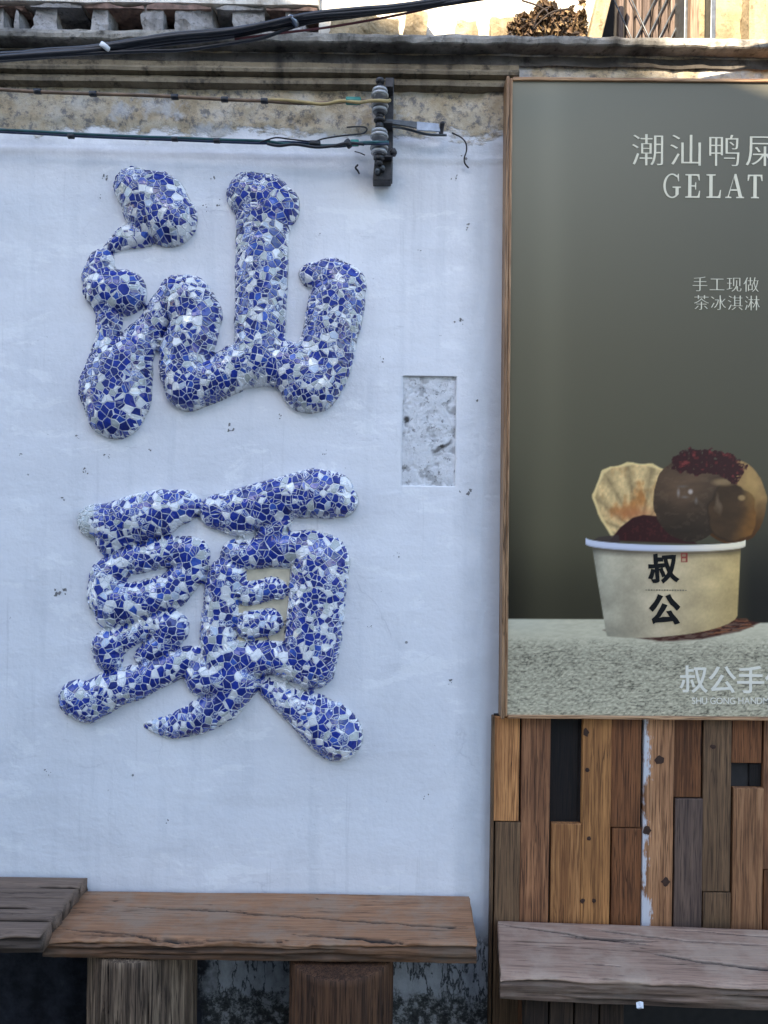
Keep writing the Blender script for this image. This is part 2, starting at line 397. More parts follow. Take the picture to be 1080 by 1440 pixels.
# chips, nail holes: little dark pits with ragged rims
vv, ff = [], []
for (px, py, r) in chips:
    for q in range(random.randint(2, 5)):
        c = P(px+random.gauss(0, r*.8), py+random.gauss(0, r*.8), 0); ix = int(np.argmin(abs(xs-c.x))); iz = int(np.argmin(abs(zs-c.z)))
        y = Y[iz, ix]-.0010; b = len(vv); n = 9; rq = r*random.uniform(.25, .75)
        asp = random.uniform(.8, 1.3); ro = random.uniform(0, 3)
        for k in range(n):
            t = 2*math.pi*k/n; rr = rq*.0015*random.uniform(.4, 1.3)
            dx, dz = math.cos(t)*rr*asp, math.sin(t)*rr/asp
            vv.append((c.x+dx*math.cos(ro)-dz*math.sin(ro), y, c.z+dx*math.sin(ro)+dz*math.cos(ro)))
        vv.append((c.x, y-.0003, c.z))
        ff += [(b+n, b+k, b+(k+1) % n) for k in range(n)]
tag(add('plaster_chips', vv, ff, mat_flat('chip_grey', (.19, .185, .185), .9, var=.5, sc=200.), BL), kind='stuff')
# the patch
px_ = np.arange(nx0-.001, nx1+.0025, .0026); pz_ = np.arange(nz0-.001, nz1+.0025, .0026)
PX, PZ = np.meshgrid(px_, pz_)
peel = fbm(PX*22, PZ*22, 4., 5)
edge_d = np.minimum(np.minimum(PX-nx0, nx1-PX), np.minimum(PZ-nz0, nz1-PZ))
peel = fbm(PX*48, PZ*40, 4., 5)
deep = sstep(.57, .61, peel+.20*sstep(.03, 0., edge_d)*(fbm(PX*14, PZ*14, 8., 3))*1.2)
PY = .0060+np.interp(PX, xs, Yb[int(np.argmin(abs(zs-(nz0+nz1)/2)))])*.8+deep*.0016+(fbm(PX*60, PZ*60, 1., 3)-.5)*.003
pd = np.clip(.42*deep*sstep(.45, .62, fbm(PX*45, PZ*45, 3., 4))+sstep(.012, .004, np.hypot(PX-P(572, 589).x, PZ-P(572, 589).z))+.8*sstep(.010, .003, np.abs((PX-P(620, 630).x)*.5-(PZ-P(620, 630).z)+(peel-.5)*.03))*sstep(.035, .02, np.abs(PX-P(622, 630).x)), 0, 1)
n2 = PX.shape[1]
pm = add('recessed_patch', np.stack([PX.ravel(), PY.ravel(), PZ.ravel()], 1), [(j*n2+i, j*n2+i+1, (j+1)*n2+i+1, (j+1)*n2+i) for j in range(PX.shape[0]-1) for i in range(n2-1)], M_PATCH, BL, smooth=True)
pm['label'] = 'sunken flaking rectangle in the whitewash'
at = pm.data.attributes.new('dirt_shade', 'FLOAT', 'POINT'); at.data.foreach_set('value', pd.ravel().astype(np.float32))

def run_profile(name, prof, mat, x0=-4., x1=4., step=.02, rough=.004, seed=1., sc=14.):
    """a moulding: profile of (Y, z) run along the wall, worn by noise"""
    xr = np.arange(x0, x1+step, step)
    # refine the profile
    pp = []
    for (a, b), (c, d) in zip(prof[:-1], prof[1:]):
        L = math.hypot(c-a, d-b); k = max(1, int(L/.012))
        pp += [(a+(c-a)*i/k, b+(d-b)*i/k) for i in range(k)]
    pp.append(prof[-1]); pp = np.array(pp); k = len(pp)
    XX = np.repeat(xr, k); YY = np.tile(pp[:, 0], len(xr)); ZZ = np.tile(pp[:, 1], len(xr))
    w = (fbm(XX*sc, YY*sc+ZZ*sc, seed, 4)-.5)*2*rough
    w2 = (fbm(XX*sc*.9, YY*sc+ZZ*sc, seed+9, 4)-.5)*2*rough
    v = np.stack([XX, np.minimum(YY+w, .12), ZZ+w2*.8], 1)
    f = [(i*k+j, i*k+j+1, (i+1)*k+j+1, (i+1)*k+j) for i in range(len(xr)-1) for j in range(k-1)]
    return add(name, v, f, mat, BL, smooth=False)
zt = lambda px, py, Y: P(px, py, Y).z
zl0, zl1 = zt(540, 60, -.05), zt(540, 45, -.05)           # lip of the ledge
run_profile('cornice_ledge', [(.10, zl0+.006), (-.046, zl0+.001), (-.05, zl0+.004), (-.051, (zl0+zl1)/2), (-.047, zl1-.004), (-.04, zl1), (.25, zl1+.01)], M_LEDGE, rough=.0065, sc=34.)
zf = zl0-.002
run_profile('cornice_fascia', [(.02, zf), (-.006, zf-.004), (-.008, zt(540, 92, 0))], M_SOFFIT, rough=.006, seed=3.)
run_profile('upper_moulding', [(.02, zt(540, 92, 0)), (-.010, zt(540, 92.5, 0)), (-.010, zt(540, 100, 0)), (-.017, zt(540, 101, 0)), (-.022, zt(540, 105, 0)), (-.020, zt(540, 109, 0)), (-.004, zt(540, 111, 0)), (.02, zt(540, 112, 0))], M_MOULD, x1=.345, rough=.0022, seed=5.)
run_profile('lower_moulding', [(.02, zt(540, 112, 0)), (-.008, zt(540, 113, 0)), (-.010, zt(540, 118, 0)), (-.020, zt(540, 120, 0)), (-.020, zt(540, 125, 0)), (-.002, zt(540, 128, 0)), (.02, zt(540, 129, 0))], M_MOULD, x1=.345, rough=.0022, seed=6.)

# upper storey, set back on the ledge
US = .17
zb = zl1+.0
def upx(px, Y=US): return P(px, 20, Y).x
ztop = 3.9
# parapet of crumbling piers in the left half
box('parapet_back', (-4, US+.32, zb-.02), (upx(446, US+.3), US+.4, ztop), M_DARK, BL, 0)  # near-black sheet, painted shade behind the pier gaps
def lumpy_box(name, a, b, mat, parent, amp=.008, sc=26., step=.016, own=True):
    bm = bmesh.new(); bmesh.ops.create_cube(bm, size=1)
    c = (Vector(a)+Vector(b))/2; s = Vector([abs(q-p) for p, q in zip(a, b)])
    for q in bm.verts: q.co = Vector((q.co.x*s.x, q.co.y*s.y, q.co.z*s.z))+c
    cuts = [max(1, min(40, int(k/step))) for k in s]
    for ax in range(3):
        for k in range(1, cuts[ax]):
            pl = c.copy(); pl[ax] = c[ax]-s[ax]/2+s[ax]*k/cuts[ax]
            nn = Vector((0, 0, 0)); nn[ax] = 1
            bmesh.ops.bisect_plane(bm, geom=bm.verts[:]+bm.edges[:]+bm.faces[:], plane_co=pl, plane_no=nn)
    bm.normal_update()
    co = np.array([q.co[:] for q in bm.verts])
    h = (fbm(co[:, 0]*sc, co[:, 1]*sc+31, co[:, 2]*sc, 4)-.5)*2*amp
    h2 = (fbm(co[:, 0]*sc*.4+9, co[:, 1]*sc*.4+31, co[:, 2]*sc*.4, 3)-.5)*2*amp
    for q, k, k2 in zip(bm.verts, h, h2): q.co += q.normal*(k+k2)
    me = bpy.data.meshes.new(name); bm.to_mesh(me); bm.free()
    o = link(name, me, mat, parent)
    org = c if own else Vector((0, 0, 0))
    me.transform(Matrix.Translation(-org)); o.location = org-(parent.location if parent else Vector((0, 0, 0)))
    return o
gaps = [(-70, -40), (8, 20), (30, 49), (84, 131), (153, 200), (229, 248), (303, 328), (374, 400), (432, 448)]
zg0, zg1 = zt(200, 38, US), zt(200, 18, US)
prev = -260
for a, b in gaps:
    lumpy_box('pier', (upx(prev), US-.01, zb-.01), (upx(a), US+.14, zg1+.02), M_PIER, BL, .020, 24.)
    prev = b
lumpy_box('parapet_base', (-3, US-.005, zb-.02), (upx(448), US+.16, zg0-.012), M_PIER, BL, .007, 22., .03)
for a, b in [(-300, 40), (43, 118), (121, 205), (208, 300), (303, 372), (375, 447)]:
    lumpy_box('brick_course', (upx(a), US-.018, zg1+.001), (upx(b), US+.15, zg1+.014), M_BRICK if a not in (43, 303) else M_PIER, BL, .013, 24., .012)
lumpy_box('parapet_rail', (-3, US-.022, zg1+.017), (upx(447), US+.15, zg1+.40), M_UPPER, BL, .014, 14., .03)
for k in range(26):
    q = P(random.uniform(-40, 450), 38, US-.03); s = random.uniform(.008, .02)
    lumpy_box('rubble', (q.x-s, US-.04, zb-.004), (q.x+s*random.uniform(.4, 1.4), US-.012, zb+s*random.uniform(.5, 1.4)), M_PIER if k % 3 else M_BRICK, BL, .010, 40., .009)
# sunlit upper wall
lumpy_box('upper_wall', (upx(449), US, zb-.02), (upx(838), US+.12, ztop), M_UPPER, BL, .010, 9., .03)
for a, b, c, d in [(466, 30, 520, 47), (515, 34, 560, 47), (570, 28, 600, 47), (640, 38, 668, 47), (690, 36, 745, 48)]:
    q0, q1 = P(a, d, US-.02), P(b if False else c, b, US-.02)
    lumpy_box('rubble', (q0.x, US-.05, zb-.015), (q1.x, US-.006, q1.z), M_UPTAN, BL, .016, 30., .010)
# shadowed doorway, post, lattice, pilasters to the right
box('doorway_recess', (upx(838), US+.5, zb-.02), (upx(1300), US+.55, ztop), M_DARK, BL, 0)  # near-black panel stands in for the deep shade of the doorway
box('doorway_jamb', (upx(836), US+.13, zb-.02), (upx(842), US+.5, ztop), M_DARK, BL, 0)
prism('raking_post', [(P(815, 52, US-.05).x, zb-.01), (P(833, 52, US-.05).x, zb-.01), (P(876, -75, US-.05).x, P(876, -75, US-.05).z), (P(856, -75, US-.05).x, P(856, -75, US-.05).z)], US-.08, US-.02, M_UPTAN, BL, .004)
lt = thing('lattice_screen', (upx(926), US+.1, zb), 'grey timber slat screen with crossed wires above the cornice', 'screen')
M_SLAT = mat_wood('grey_slat', (.07, .05, .042), (.16, .12, .10), (.26, .21, .185), 'Z', rough=.85)
sx = upx(884)
while sx < upx(964):
    w = random.uniform(.014, .024)
    box('slat', (sx, US+.1, zb-.01), (sx+w, US+.125, ztop-.2), M_SLAT, lt, .002); sx += w+random.uniform(.004, .010)
box('rail', (upx(882), US+.09, zb-.015), (upx(964), US+.14, zb+.012), M_SLAT, lt, .003)
for k in range(7):
    a = upx(868+k*17)
    tube('wire', [(a, US+.093, zb+.005), (a+.17, US+.09, zb+.36)], .003, M_IRON, lt, 6, 0)
for k in range(2):
    a = upx(966-k*26)
    tube('wire', [(a, US+.086, zb+.005), (a-.17, US+.083, zb+.36)], .0022, M_IRON, lt, 6, 0)
M_POST = mat_wood('pale_post', (.20, .13, .085), (.33, .23, .16), (.42, .31, .23), 'Z', rough=.8)
box('jamb_iron', (upx(966), US+.02, zb-.01), (upx(971), US+.12, ztop), M_IRON, BL, .002)
box('timber_post', (upx(971.5), US, zb-.01), (upx(984), US+.12, ztop), M_POST, BL, .004)
box('pale_panel', (upx(984.5), US+.05, zb+.022), (upx(1001), US+.09, ztop), M_UPTAN, BL, .003)
box('jamb_iron', (upx(1001.5), US+.01, zb-.01), (upx(1009), US+.12, ztop), M_IRON, BL, .002)
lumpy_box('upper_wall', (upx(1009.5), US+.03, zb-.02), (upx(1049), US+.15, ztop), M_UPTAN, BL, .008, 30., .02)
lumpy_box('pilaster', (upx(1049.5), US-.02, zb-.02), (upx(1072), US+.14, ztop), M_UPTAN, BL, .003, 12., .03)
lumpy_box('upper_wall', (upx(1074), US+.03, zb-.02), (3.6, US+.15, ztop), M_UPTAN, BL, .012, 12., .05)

# dry creeper clump lying on the ledge
cl = thing('dry_creeper', P(775, 44, US-.06), 'brown dried creeper clump on the sunlit ledge', 'plant')
M_DRY = [mat_flat('dry_leaf_brown', (.085, .048, .022), .8, var=.5, sc=50.), mat_flat('dry_leaf_tan', (.19, .125, .06), .8, var=.4, sc=50.), mat_flat('dry_leaf_dark', (.025, .016, .012), .85, var=.4, sc=50.)]
vv, ff, mi = [], [], []
for k in range(1900):
    t = random.random()
    cx = 715+t*108
    top = 38-42*math.sin(min(1, t*1.9)*1.57)*(.75+.25*math.sin(t*17)) if t < .55 else 8+6*math.sin(t*31)
    py = random.uniform(top, 50); 
    if fbm(np.array([cx*.06]), np.array([py*.08]), 2., 3)[0] < .40: continue
    c = P(cx, py, US-random.uniform(.015, .07)); r = random.uniform(.006, .017)
    n = Vector((random.gauss(0, 1), random.gauss(0, 1)-.6, random.gauss(0, 1))).normalized(); u = n.orthogonal().normalized(); w = n.cross(u)
    ang = random.uniform(0, 6.28); u, w = u*math.cos(ang)+w*math.sin(ang), w*math.cos(ang)-u*math.sin(ang)
    b = len(vv); vv += [tuple(c-u*r), tuple(c+w*r*.45+n*r*.2), tuple(c+u*r), tuple(c-w*r*.45+n*r*.2)]
    ff += [(b, b+1, b+2), (b, b+2, b+3)]; q = random.choice([0, 0, 1, 2]); mi += [q, q]
fo = add('leaves', vv, ff, M_DRY, cl); fo.data.polygons.foreach_set('material_index', mi)
for k in range(3):
    a = P(random.uniform(725, 815), 50, US-.05); b = P(random.uniform(725, 820), random.uniform(0, 30), US-.07)
    tube('stem', [a, (a+b)/2+Vector((random.uniform(-.02, .02), -.02, .01)), b], .0028, M_DRY[2], cl, 5, 4)
# ------------------------------------------------------------------ mosaic characters
def s_(crop, ox, oy, k): return [[(ox+x*k, oy+y*k, r*k) for x, y, r in st] for st in crop]
SHAN = s_([
 [(258,106,66),(325,160,108),(372,208,90)], [(330,225,70),(295,262,36),(232,268,38),(196,288,26),(168,304,13),(152,330,10)],
 [(148,350,42),(132,398,48),(160,440,70),(222,450,74)], [(160,440,60),(175,520,42),(172,600,40),(165,680,58)],
 [(195,832,98),(182,765,108),(205,700,100)], [(215,790,98),(215,700,100),(268,625,62),(312,560,44),(352,492,42),(395,450,55)],
 [(432,478,84),(470,525,74),(455,570,78),(428,640,84),(422,705,82),(440,762,76)],
 [(440,755,82),(520,735,72),(600,695,72),(680,685,70),(755,685,74),(825,730,96),(832,748,97)],
 [(842,392,40),(905,400,64),(948,428,72),(925,480,90),(912,540,92),(898,610,88),(876,680,96),(838,748,98)],
 [(638,128,74),(690,142,82),(726,168,74),(684,205,92),(680,262,86),(676,360,84),(672,500,82),(668,660,80)],
], 80, 220, .426)
TOU = s_([
 [(148,214,54),(212,226,72),(282,205,76),(362,185,72),(425,166,54),(442,165,46)], [(210,262,60),(200,280,48)],
 [(188,385,54),(240,345,44),(295,333,46),(390,312,48),(462,320,54),(455,375,50),(392,440,58),(305,468,60),(212,485,68),(198,512,50)], [(184,392,54),(186,455,62)],
 [(196,608,48),(270,578,34),(350,540,42),(394,556,56),(370,608,42),(305,648,30)], [(188,618,52),(192,652,44)],
 [(92,786,60),(122,800,64),(202,757,58),(292,727,54),(372,695,46),(442,660,42),(488,640,26)],
 [(540,182,54),(602,186,74),(682,165,74),(762,136,68),(852,124,78),(908,128,74),(942,148,52)],
 [(748,190,40),(712,250,40),(690,300,36)],
 [(604,322,50),(682,318,46),(772,304,54),(850,296,52),(902,326,60)],
 [(878,345,90),(866,420,90),(858,520,90),(850,600,88),(848,678,76)],
 [(574,392,62),(556,462,58),(544,540,54),(546,610,58),(552,672,62)],
 [(642,448,40),(722,430,36),(735,434,34)], [(646,550,46),(712,538,42)],
 [(560,662,62),(642,660,56),(722,652,54),(805,672,64)],
 [(500,715,62),(600,730,74),(566,800,58),(482,848,52),(402,876,40),(342,876,22),(312,873,9)],
 [(692,742,20),(716,760,34),(782,802,50),(850,842,70),(902,880,86),(930,906,80)],
], 70, 640, .4352)
def tile(name, c1, c2, rough, coat=.5, pat=None):
    m = N(name); p = m.pos(); r = m.rnd()
    v = m.n('TexNoise', 0, Vector=p, Scale=9., Detail=2.)
    c = m.mix(m.ramp(m.noise(p, 60., 3), (.3, 0.), (.7, 1.)), c1, c2)
    if pat is not None:
        off = m.n('CombineXYZ', 0, X=m.math('MULTIPLY', r, 7.), Y=m.math('MULTIPLY', r, 3.), Z=m.math('MULTIPLY', r, 11.))
        q = m.vmath('ADD', p, off)
        nz = m.noise(q, pat[0], 4, .6, 1.2)
        band = m.math('ABSOLUTE', m.math('SUBTRACT', nz, .5))
        c = m.mix(m.ramp(band, (pat[1], 1.), (pat[1]+.03, 0.)), c, pat[2])
    g = m.math('ADD', m.math('MULTIPLY', r, .3), .85)
    c = m.mix(1., c, m.n('CombineColor', 0, i0=g, i1=g, i2=g), 'MULTIPLY')
    return m.out(c, rough, .5, m.noise(p, 30., 2), .08, .002, coat=coat)
BLUE = (.016, .035, .235)
TILES = [tile('glaze_cobalt', (.008, .022, .20), (.018, .042, .31), .12), tile('glaze_navy', (.010, .018, .13), (.016, .032, .21), .16),
         tile('glaze_bright', (.03, .075, .36), (.05, .12, .46), .14), tile('glaze_white', (.70, .71, .73), (.80, .80, .81), .10),
         tile('glaze_celadon', (.42, .45, .44), (.52, .55, .54), .18), tile('glaze_ice', (.46, .54, .68), (.60, .66, .76), .12),
         tile('glaze_brushed', (.60, .64, .70), (.68, .71, .75), .12, .5, (85., .045, BLUE)), tile('glaze_scroll', (.52, .58, .68), (.64, .68, .74), .12, .5, (150., .06, (.03, .06, .30))),
         tile('glaze_reserve', (.015, .03, .22), (.03, .055, .30), .14, .5, (110., .03, (.55, .60, .68)))]
WEI = np.array([.39, .15, .04, .18, .06, .03, .08, .04, .03]); WEI /= WEI.sum()
def grout_mat():
    m = N('white_grout'); p = m.pos(); n1 = m.noise(p, 40., 5, .65)
    c = m.ramp(n1, (.3, (.72, .73, .75)), (.6, (.83, .83, .84)))
    c = m.mix(m.n('Attribute', 'Fac', {'attribute_name': 'dirt_shade'}), c, (.13, .12, .115))
    return m.out(c, .75, .3, m.noise(p, 160., 4), .6, .002)
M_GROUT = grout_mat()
PX2M = .002
def height(strokes, x, y, k=1.4):
    """relief height in px over pixel points (negative outside)"""
    tot = np.full(x.shape, -60.0)
    for st in strokes:
        best = np.full(x.shape, -60.0)
        for (x0, y0, r0), (x1, y1, r1) in zip(st[:-1], st[1:]):
            dx, dy = x1-x0, y1-y0; L2 = dx*dx+dy*dy+1e-9
            t = np.clip(((x-x0)*dx+(y-y0)*dy)/L2, 0, 1)
            r = r0+(r1-r0)*t
            q = np.hypot(x-x0-t*dx, y-y0-t*dy)/(r+1.2)
            H = np.minimum(.74*r, 25.)
            h = np.where(q < 1, H*np.power(np.clip(1-np.power(np.clip(q, 0, 1), 2.2), 0, 1), .64), -(q-1)*r*3.)
            best = np.maximum(best, h)
        m = np.maximum(tot, best); tot = m+k*np.log(np.exp((tot-m)/k)+np.exp((best-m)/k))-0*k
    return tot
def mosaic(name, strokes, label, seed, n_target, mould=(0, 0)):
    r_ = np.random.default_rng(seed); rr = random.Random(seed)
    allp = [p for st in strokes for p in st]
    x0 = min(p[0]-p[2] for p in allp)-6; x1 = max(p[0]+p[2] for p in allp)+6
    y0 = min(p[1]-p[2] for p in allp)-6; y1 = max(p[1]+p[2] for p in allp)+6
    org = P((x0+x1)/2, y1, 0); root = thing(name, org, label, 'wall lettering')
    def W(px, py, h):
        dx, dy = px-540, py-720
        return np.stack([(dx*CR+dy*SR)*PX2M, -h*PX2M, CAMZ-(-dx*SR+dy*CR)*PX2M], -1)
    # parallax: the traced outline lies near the wall, the raised top is seen nearer the eye
    wob = lambda x, y: (fbm(x*.05, y*.05, seed, 3)-.5)*5
    hf = lambda x, y: height(strokes, x, y)+np.where(True, (fbm(x*.028, y*.028, seed+4., 3)-.5)*5.0, 0)*sstep(-2, 6, height(strokes, x, y))
    st = 2.4
    gx = np.arange(x0, x1, st); gy = np.arange(y0, y1, st); GX, GY = np.meshgrid(gx, gy)
    wx, wy = GX+wob(GX, GY)*.5, GY+wob(GX+99, GY)*.5
    HH = hf(wx, wy)
    ok = HH > -6.5
    HH = np.maximum(HH, -6.)-.1-.05*sstep(0., 6., HH)
    n = len(gx); idx = -np.ones(ok.size, int); V = W(GX.ravel(), GY.ravel(), HH.ravel())
    f = []; used = {}
    fl = ok.ravel()
    for j in range(len(gy)-1):
        for i in range(n-1):
            q = (j*n+i, (j+1)*n+i, (j+1)*n+i+1, j*n+i+1)
            if fl[q[0]] and fl[q[1]] and fl[q[2]] and fl[q[3]]: f.append(q)
    us = sorted({a for q in f for a in q}); rem = {a: i for i, a in enumerate(us)}
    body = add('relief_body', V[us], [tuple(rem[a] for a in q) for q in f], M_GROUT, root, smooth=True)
    hv = HH.ravel()[us]; pv = np.stack([GX.ravel()[us], GY.ravel()[us]], 1)
    dv = sstep(3.2, .6, hv)*(.35+.65*sstep(.35, .6, fbm(pv[:, 0]*.08, pv[:, 1]*.08, seed+1., 3)))  # dark band at the foot: dirty cement, doubling as painted contact shade
    at = body.data.attributes.new('dirt_shade', 'FLOAT', 'POINT'); at.data.foreach_set('value', dv.astype(np.float32))
    # sites: darts thrown with a radius that changes over the surface
    sx_ = np.arange(x0-14, x1+14, 1.1); sy_ = np.arange(y0-14, y1+14, 1.1); QX, QY = np.meshgrid(sx_, sy_)
    GRID = hf(QX+wob(QX, QY)*.5, QY+wob(QX+99, QY)*.5)
    def hx(x, y):
        u = np.clip((np.asarray(x)-sx_[0])/1.1, 0, len(sx_)-1.001); w = np.clip((np.asarray(y)-sy_[0])/1.1, 0, len(sy_)-1.001)
        i0 = u.astype(int); j0 = w.astype(int); fu = u-i0; fw = w-j0
        return (GRID[j0, i0]*(1-fu)+GRID[j0, i0+1]*fu)*(1-fw)+(GRID[j0+1, i0]*(1-fu)+GRID[j0+1, i0+1]*fu)*fw
    cand = np.stack([r_.uniform(x0, x1, 60000), r_.uniform(y0, y1, 60000)], 1)
    hc = hx(cand[:, 0], cand[:, 1]); cand = cand[hc > -9]; hc = hc[hc > -9]
    rad = 5.0+17.*np.power(fbm(cand[:, 0]*.022, cand[:, 1]*.022, seed+7., 3), 1.5)*np.power(r_.uniform(.0, 1., len(cand)), 1.3)*1.5
    sites = np.zeros((0, 2)); srad = np.zeros(0)
    keep = []
    cell = {}
    for i, (p, q) in enumerate(zip(cand, rad)):
        k0 = (int(p[0]//12), int(p[1]//12)); good = True
        for a in (-1, 0, 1):
            for b in (-1, 0, 1):
                for j in cell.get((k0[0]+a, k0[1]+b), ()):
                    d = cand[j]-p
                    if d[0]*d[0]+d[1]*d[1] < (.5*(q+rad[j]))**2: good = False; break
                if not good: break
            if not good: break
        if good: keep.append(i); cell.setdefault(k0, []).append(i)
    S = cand[keep]
    polys = []
    D2 = ((S[:, None, :]-S[None, :, :])**2).sum(-1)
    for i in range(len(S)):
        poly = [S[i]+np.array(d)*22. for d in ((-1, -1), (1, -1), (1, 1), (-1, 1))]
        for j in np.argsort(D2[i])[1:22]:
            m = (S[i]+S[j])/2; nn = S[j]-S[i]; out = []
            for a, b in zip(poly, poly[1:]+poly[:1]):
                da, db = (a-m)@nn, (b-m)@nn
                if da <= 0: out.append(a)
                if (da < 0) != (db < 0): out.append(a+(b-a)*(da/(da-db)))
            poly = out
            if len(poly) < 3: break
        if len(poly) >= 3: polys.append(poly)
    # break the bigger cells like crockery
    def area(p):
        a = np.array(p); return .5*abs(np.dot(a[:, 0], np.roll(a[:, 1], 1))-np.dot(a[:, 1], np.roll(a[:, 0], 1)))
    def split(p, depth=0):
        A_ = area(p)
        if depth > 2 or A_ < 46 or rr.random() > (.74 if A_ > 140 else .56)-.12*depth: return [p]
        c = np.mean(p, 0)+np.array([rr.gauss(0, 1), rr.gauss(0, 1)])*2.2; an = rr.uniform(0, math.pi); nn = np.array([math.cos(an), math.sin(an)])
        A1, B1 = [], []
        for a, b in zip(p, p[1:]+p[:1]):
            da, db = (a-c)@nn, (b-c)@nn
            (A1 if da <= 0 else B1).append(a)
            if (da < 0) != (db < 0):
                q = a+(b-a)*(da/(da-db)); A1.append(q); B1.append(q)
        return [s for q in (A1, B1) if len(q) >= 3 for s in split(q, depth+1)]
    polys = [q for p in polys for q in split(p)]
    shards = []
    for p in polys:
        a = np.array(p); 
        # shared points closer than a pixel are merged
        q = [a[0]]
        for k in a[1:]:
            if np.hypot(*(k-q[-1])) > 1.0: q.append(k)
        if len(q) > 3 and np.hypot(*(q[0]-q[-1])) < 1.0: q.pop()
        a = np.array(q)
        if len(a) < 3: continue
        h = hx(a[:, 0], a[:, 1])
        if (h > -.5).sum() < 1: continue
        # pull points that fell outside back to the foot of the relief
        h0 = hx(a[:, 0], a[:, 1]); c = a[h0 > -.5].mean(0) if (h0 > -.5).any() else a[[int(h0.argmax())]].mean(0)
        for it in range(9):
            bad = hx(a[:, 0], a[:, 1]) < -2.2
            if not bad.any(): break
            a[bad] = a[bad]+(c-a[bad])*.22
        ar = area(a)
        if ar < 7: continue
        h = hx(a[:, 0], a[:, 1])
        if (h < -4.).any(): continue
        shards.append((ar, a, h))
    shards.sort(key=lambda s: -s[0])
    tot = sum(s[0] for s in shards)
    print(name, 'shards', len(shards), 'mean', tot/len(shards))
    def build(a, h):
        # long edges get a midpoint, so a piece bends with the relief instead of cutting through it
        q = []
        for k in range(len(a)):
            u, w = a[k], a[(k+1) % len(a)]; q.append(u)
            if np.hypot(*(w-u)) > 6.: q.append((u+w)/2)
        a = np.array(q); h = hx(a[:, 0], a[:, 1])
        c = a.mean(0); n_ = len(a)
        B = np.c_[a-c, np.ones(n_)]; co, *_ = np.linalg.lstsq(B, h, rcond=None)
        co[:2] = np.clip(co[:2], -3., 3.)
        steep = min(1., math.hypot(co[0], co[1])/1.2)
        tl = r_.normal(0, .03, 2)*(1-steep)
        hp = h+(a-c)@tl
        d = a-c; L = np.hypot(d[:, 0], d[:, 1])[:, None]+1e-6
        g0 = c+d*np.clip(1-.62/L, .5, 1); g1 = c+d*np.clip(1-.98/L, .4, 1)
        sl = np.array([co[0], co[1]]); nl = math.sqrt(1+sl@sl)
        lift = .8/nl
        hc_ = float(hx(c[0], c[1])); flat = float(hp.mean())
        ch = max(hc_-.35, .5*hc_+.5*flat)+lift
        bot = W(g0[:, 0], g0[:, 1], hp-1.2); mid = W(g0[:, 0]-sl[0]*lift*.5, g0[:, 1]-sl[1]*lift*.5, hp+lift*.6); top = W(g1[:, 0]-sl[0]*lift, g1[:, 1]-sl[1]*lift, hp+lift)
        cen = W(np.array([c[0]-sl[0]*lift]), np.array([c[1]-sl[1]*lift]), np.array([ch]))
        v = np.concatenate([bot, mid, top, cen])
        f = [(i, i+n_, (i+1) % n_+n_, (i+1) % n_) for i in range(n_)]+[(i+n_, i+2*n_, (i+1) % n_+2*n_, (i+1) % n_+n_) for i in range(n_)]+[(2*n_+i, 3*n_, 2*n_+(i+1) % n_) for i in range(n_)]
        t = v[[2*n_, 3*n_, 2*n_+1]]; nrm = np.cross(t[1]-t[0], t[2]-t[1])
        if nrm[1] > 0: f = [tuple(reversed(t)) for t in f]
        return v, f
    lv, lf, lm = [], [], []
    for k, (ar, a, h) in enumerate(shards):
        v, f = build(a, h)
        w = WEI.copy()
        c = a.mean(0); local = fbm(np.array([c[0]*.03]), np.array([c[1]*.03]), seed+2., 2)[0]
        w[:3] *= .35+1.3*local; w[3:6] *= 1.65-1.3*local
        if ar > 190: w[4] *= 3
        mi = int(r_.choice(len(TILES), p=w/w.sum()))
        if (a[:, 0].mean() < mould[0] and mould[1]-30 < a[:, 1].mean() < mould[1]+30): mi = 4
        if k < 299:
            add('tile_shard', v, f, TILES[mi], root, own_origin=True)
        else:
            b = len(lv); lv += v.tolist(); lf += [tuple(b+i for i in t) for t in f]; lm += [mi]*len(f)
    o = add('small_tile_shards', lv, lf, TILES, root); o.data.polygons.foreach_set('material_index', lm); tag(o, kind='stuff')
    return root
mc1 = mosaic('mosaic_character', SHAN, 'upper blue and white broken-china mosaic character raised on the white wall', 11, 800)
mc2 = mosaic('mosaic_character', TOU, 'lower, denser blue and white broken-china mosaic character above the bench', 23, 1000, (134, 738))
q0, q1 = P(318, 905, 0), P(408, 800, 0)
bp = box('cream_backing', (q0.x, -.004, q0.z), (q1.x, .01, q1.z), mat_flat('cream_paint', (.62, .55, .40), .8, var=.15), mc2, .001)
# ------------------------------------------------------------------ timber cladding under the billboard
def px_rect(x0, x1, y0, y1, Y):
    """upright rectangle at depth Y covering the photograph's box"""
    a = P((x0+x1)/2, y0, Y).z; b = P((x0+x1)/2, y1, Y).z
    ym = min(max((y0+y1)/2, 1000), 1300)
    return P(x0, ym, Y).x, P(x1, ym, Y).x, b, a
wc = thing('wood_cladding', (P(690, 1300).x, -.01, 0), 'patchwork of brown reclaimed planks under the billboard', 'cladding')
box('backing_board', (P(692, 1150).x, -.012, .02), (P(692, 1150).x+2.2, .0, P(800, 1004).z), M_DARK, wc, 0)
def fade(q, f=.10, g=1.16):
    l = .3*q[0]+.59*q[1]+.11*q[2]; return tuple((v*(1-f)+l*f)*g for v in q)
def pm_(name, d, m, l, **k): return mat_wood(name, A(*fade(d)), A(*fade(m)), A(*fade(l)), 'Z', **k)
W_HONEY = pm_('honey_wood', (100, 68, 44), (140, 103, 68), (160, 122, 84))
W_OCHRE = pm_('ochre_wood', (98, 68, 42), (132, 97, 62), (152, 113, 72))
W_BROWN = pm_('brown_wood', (62, 42, 32), (98, 70, 52), (124, 92, 70))
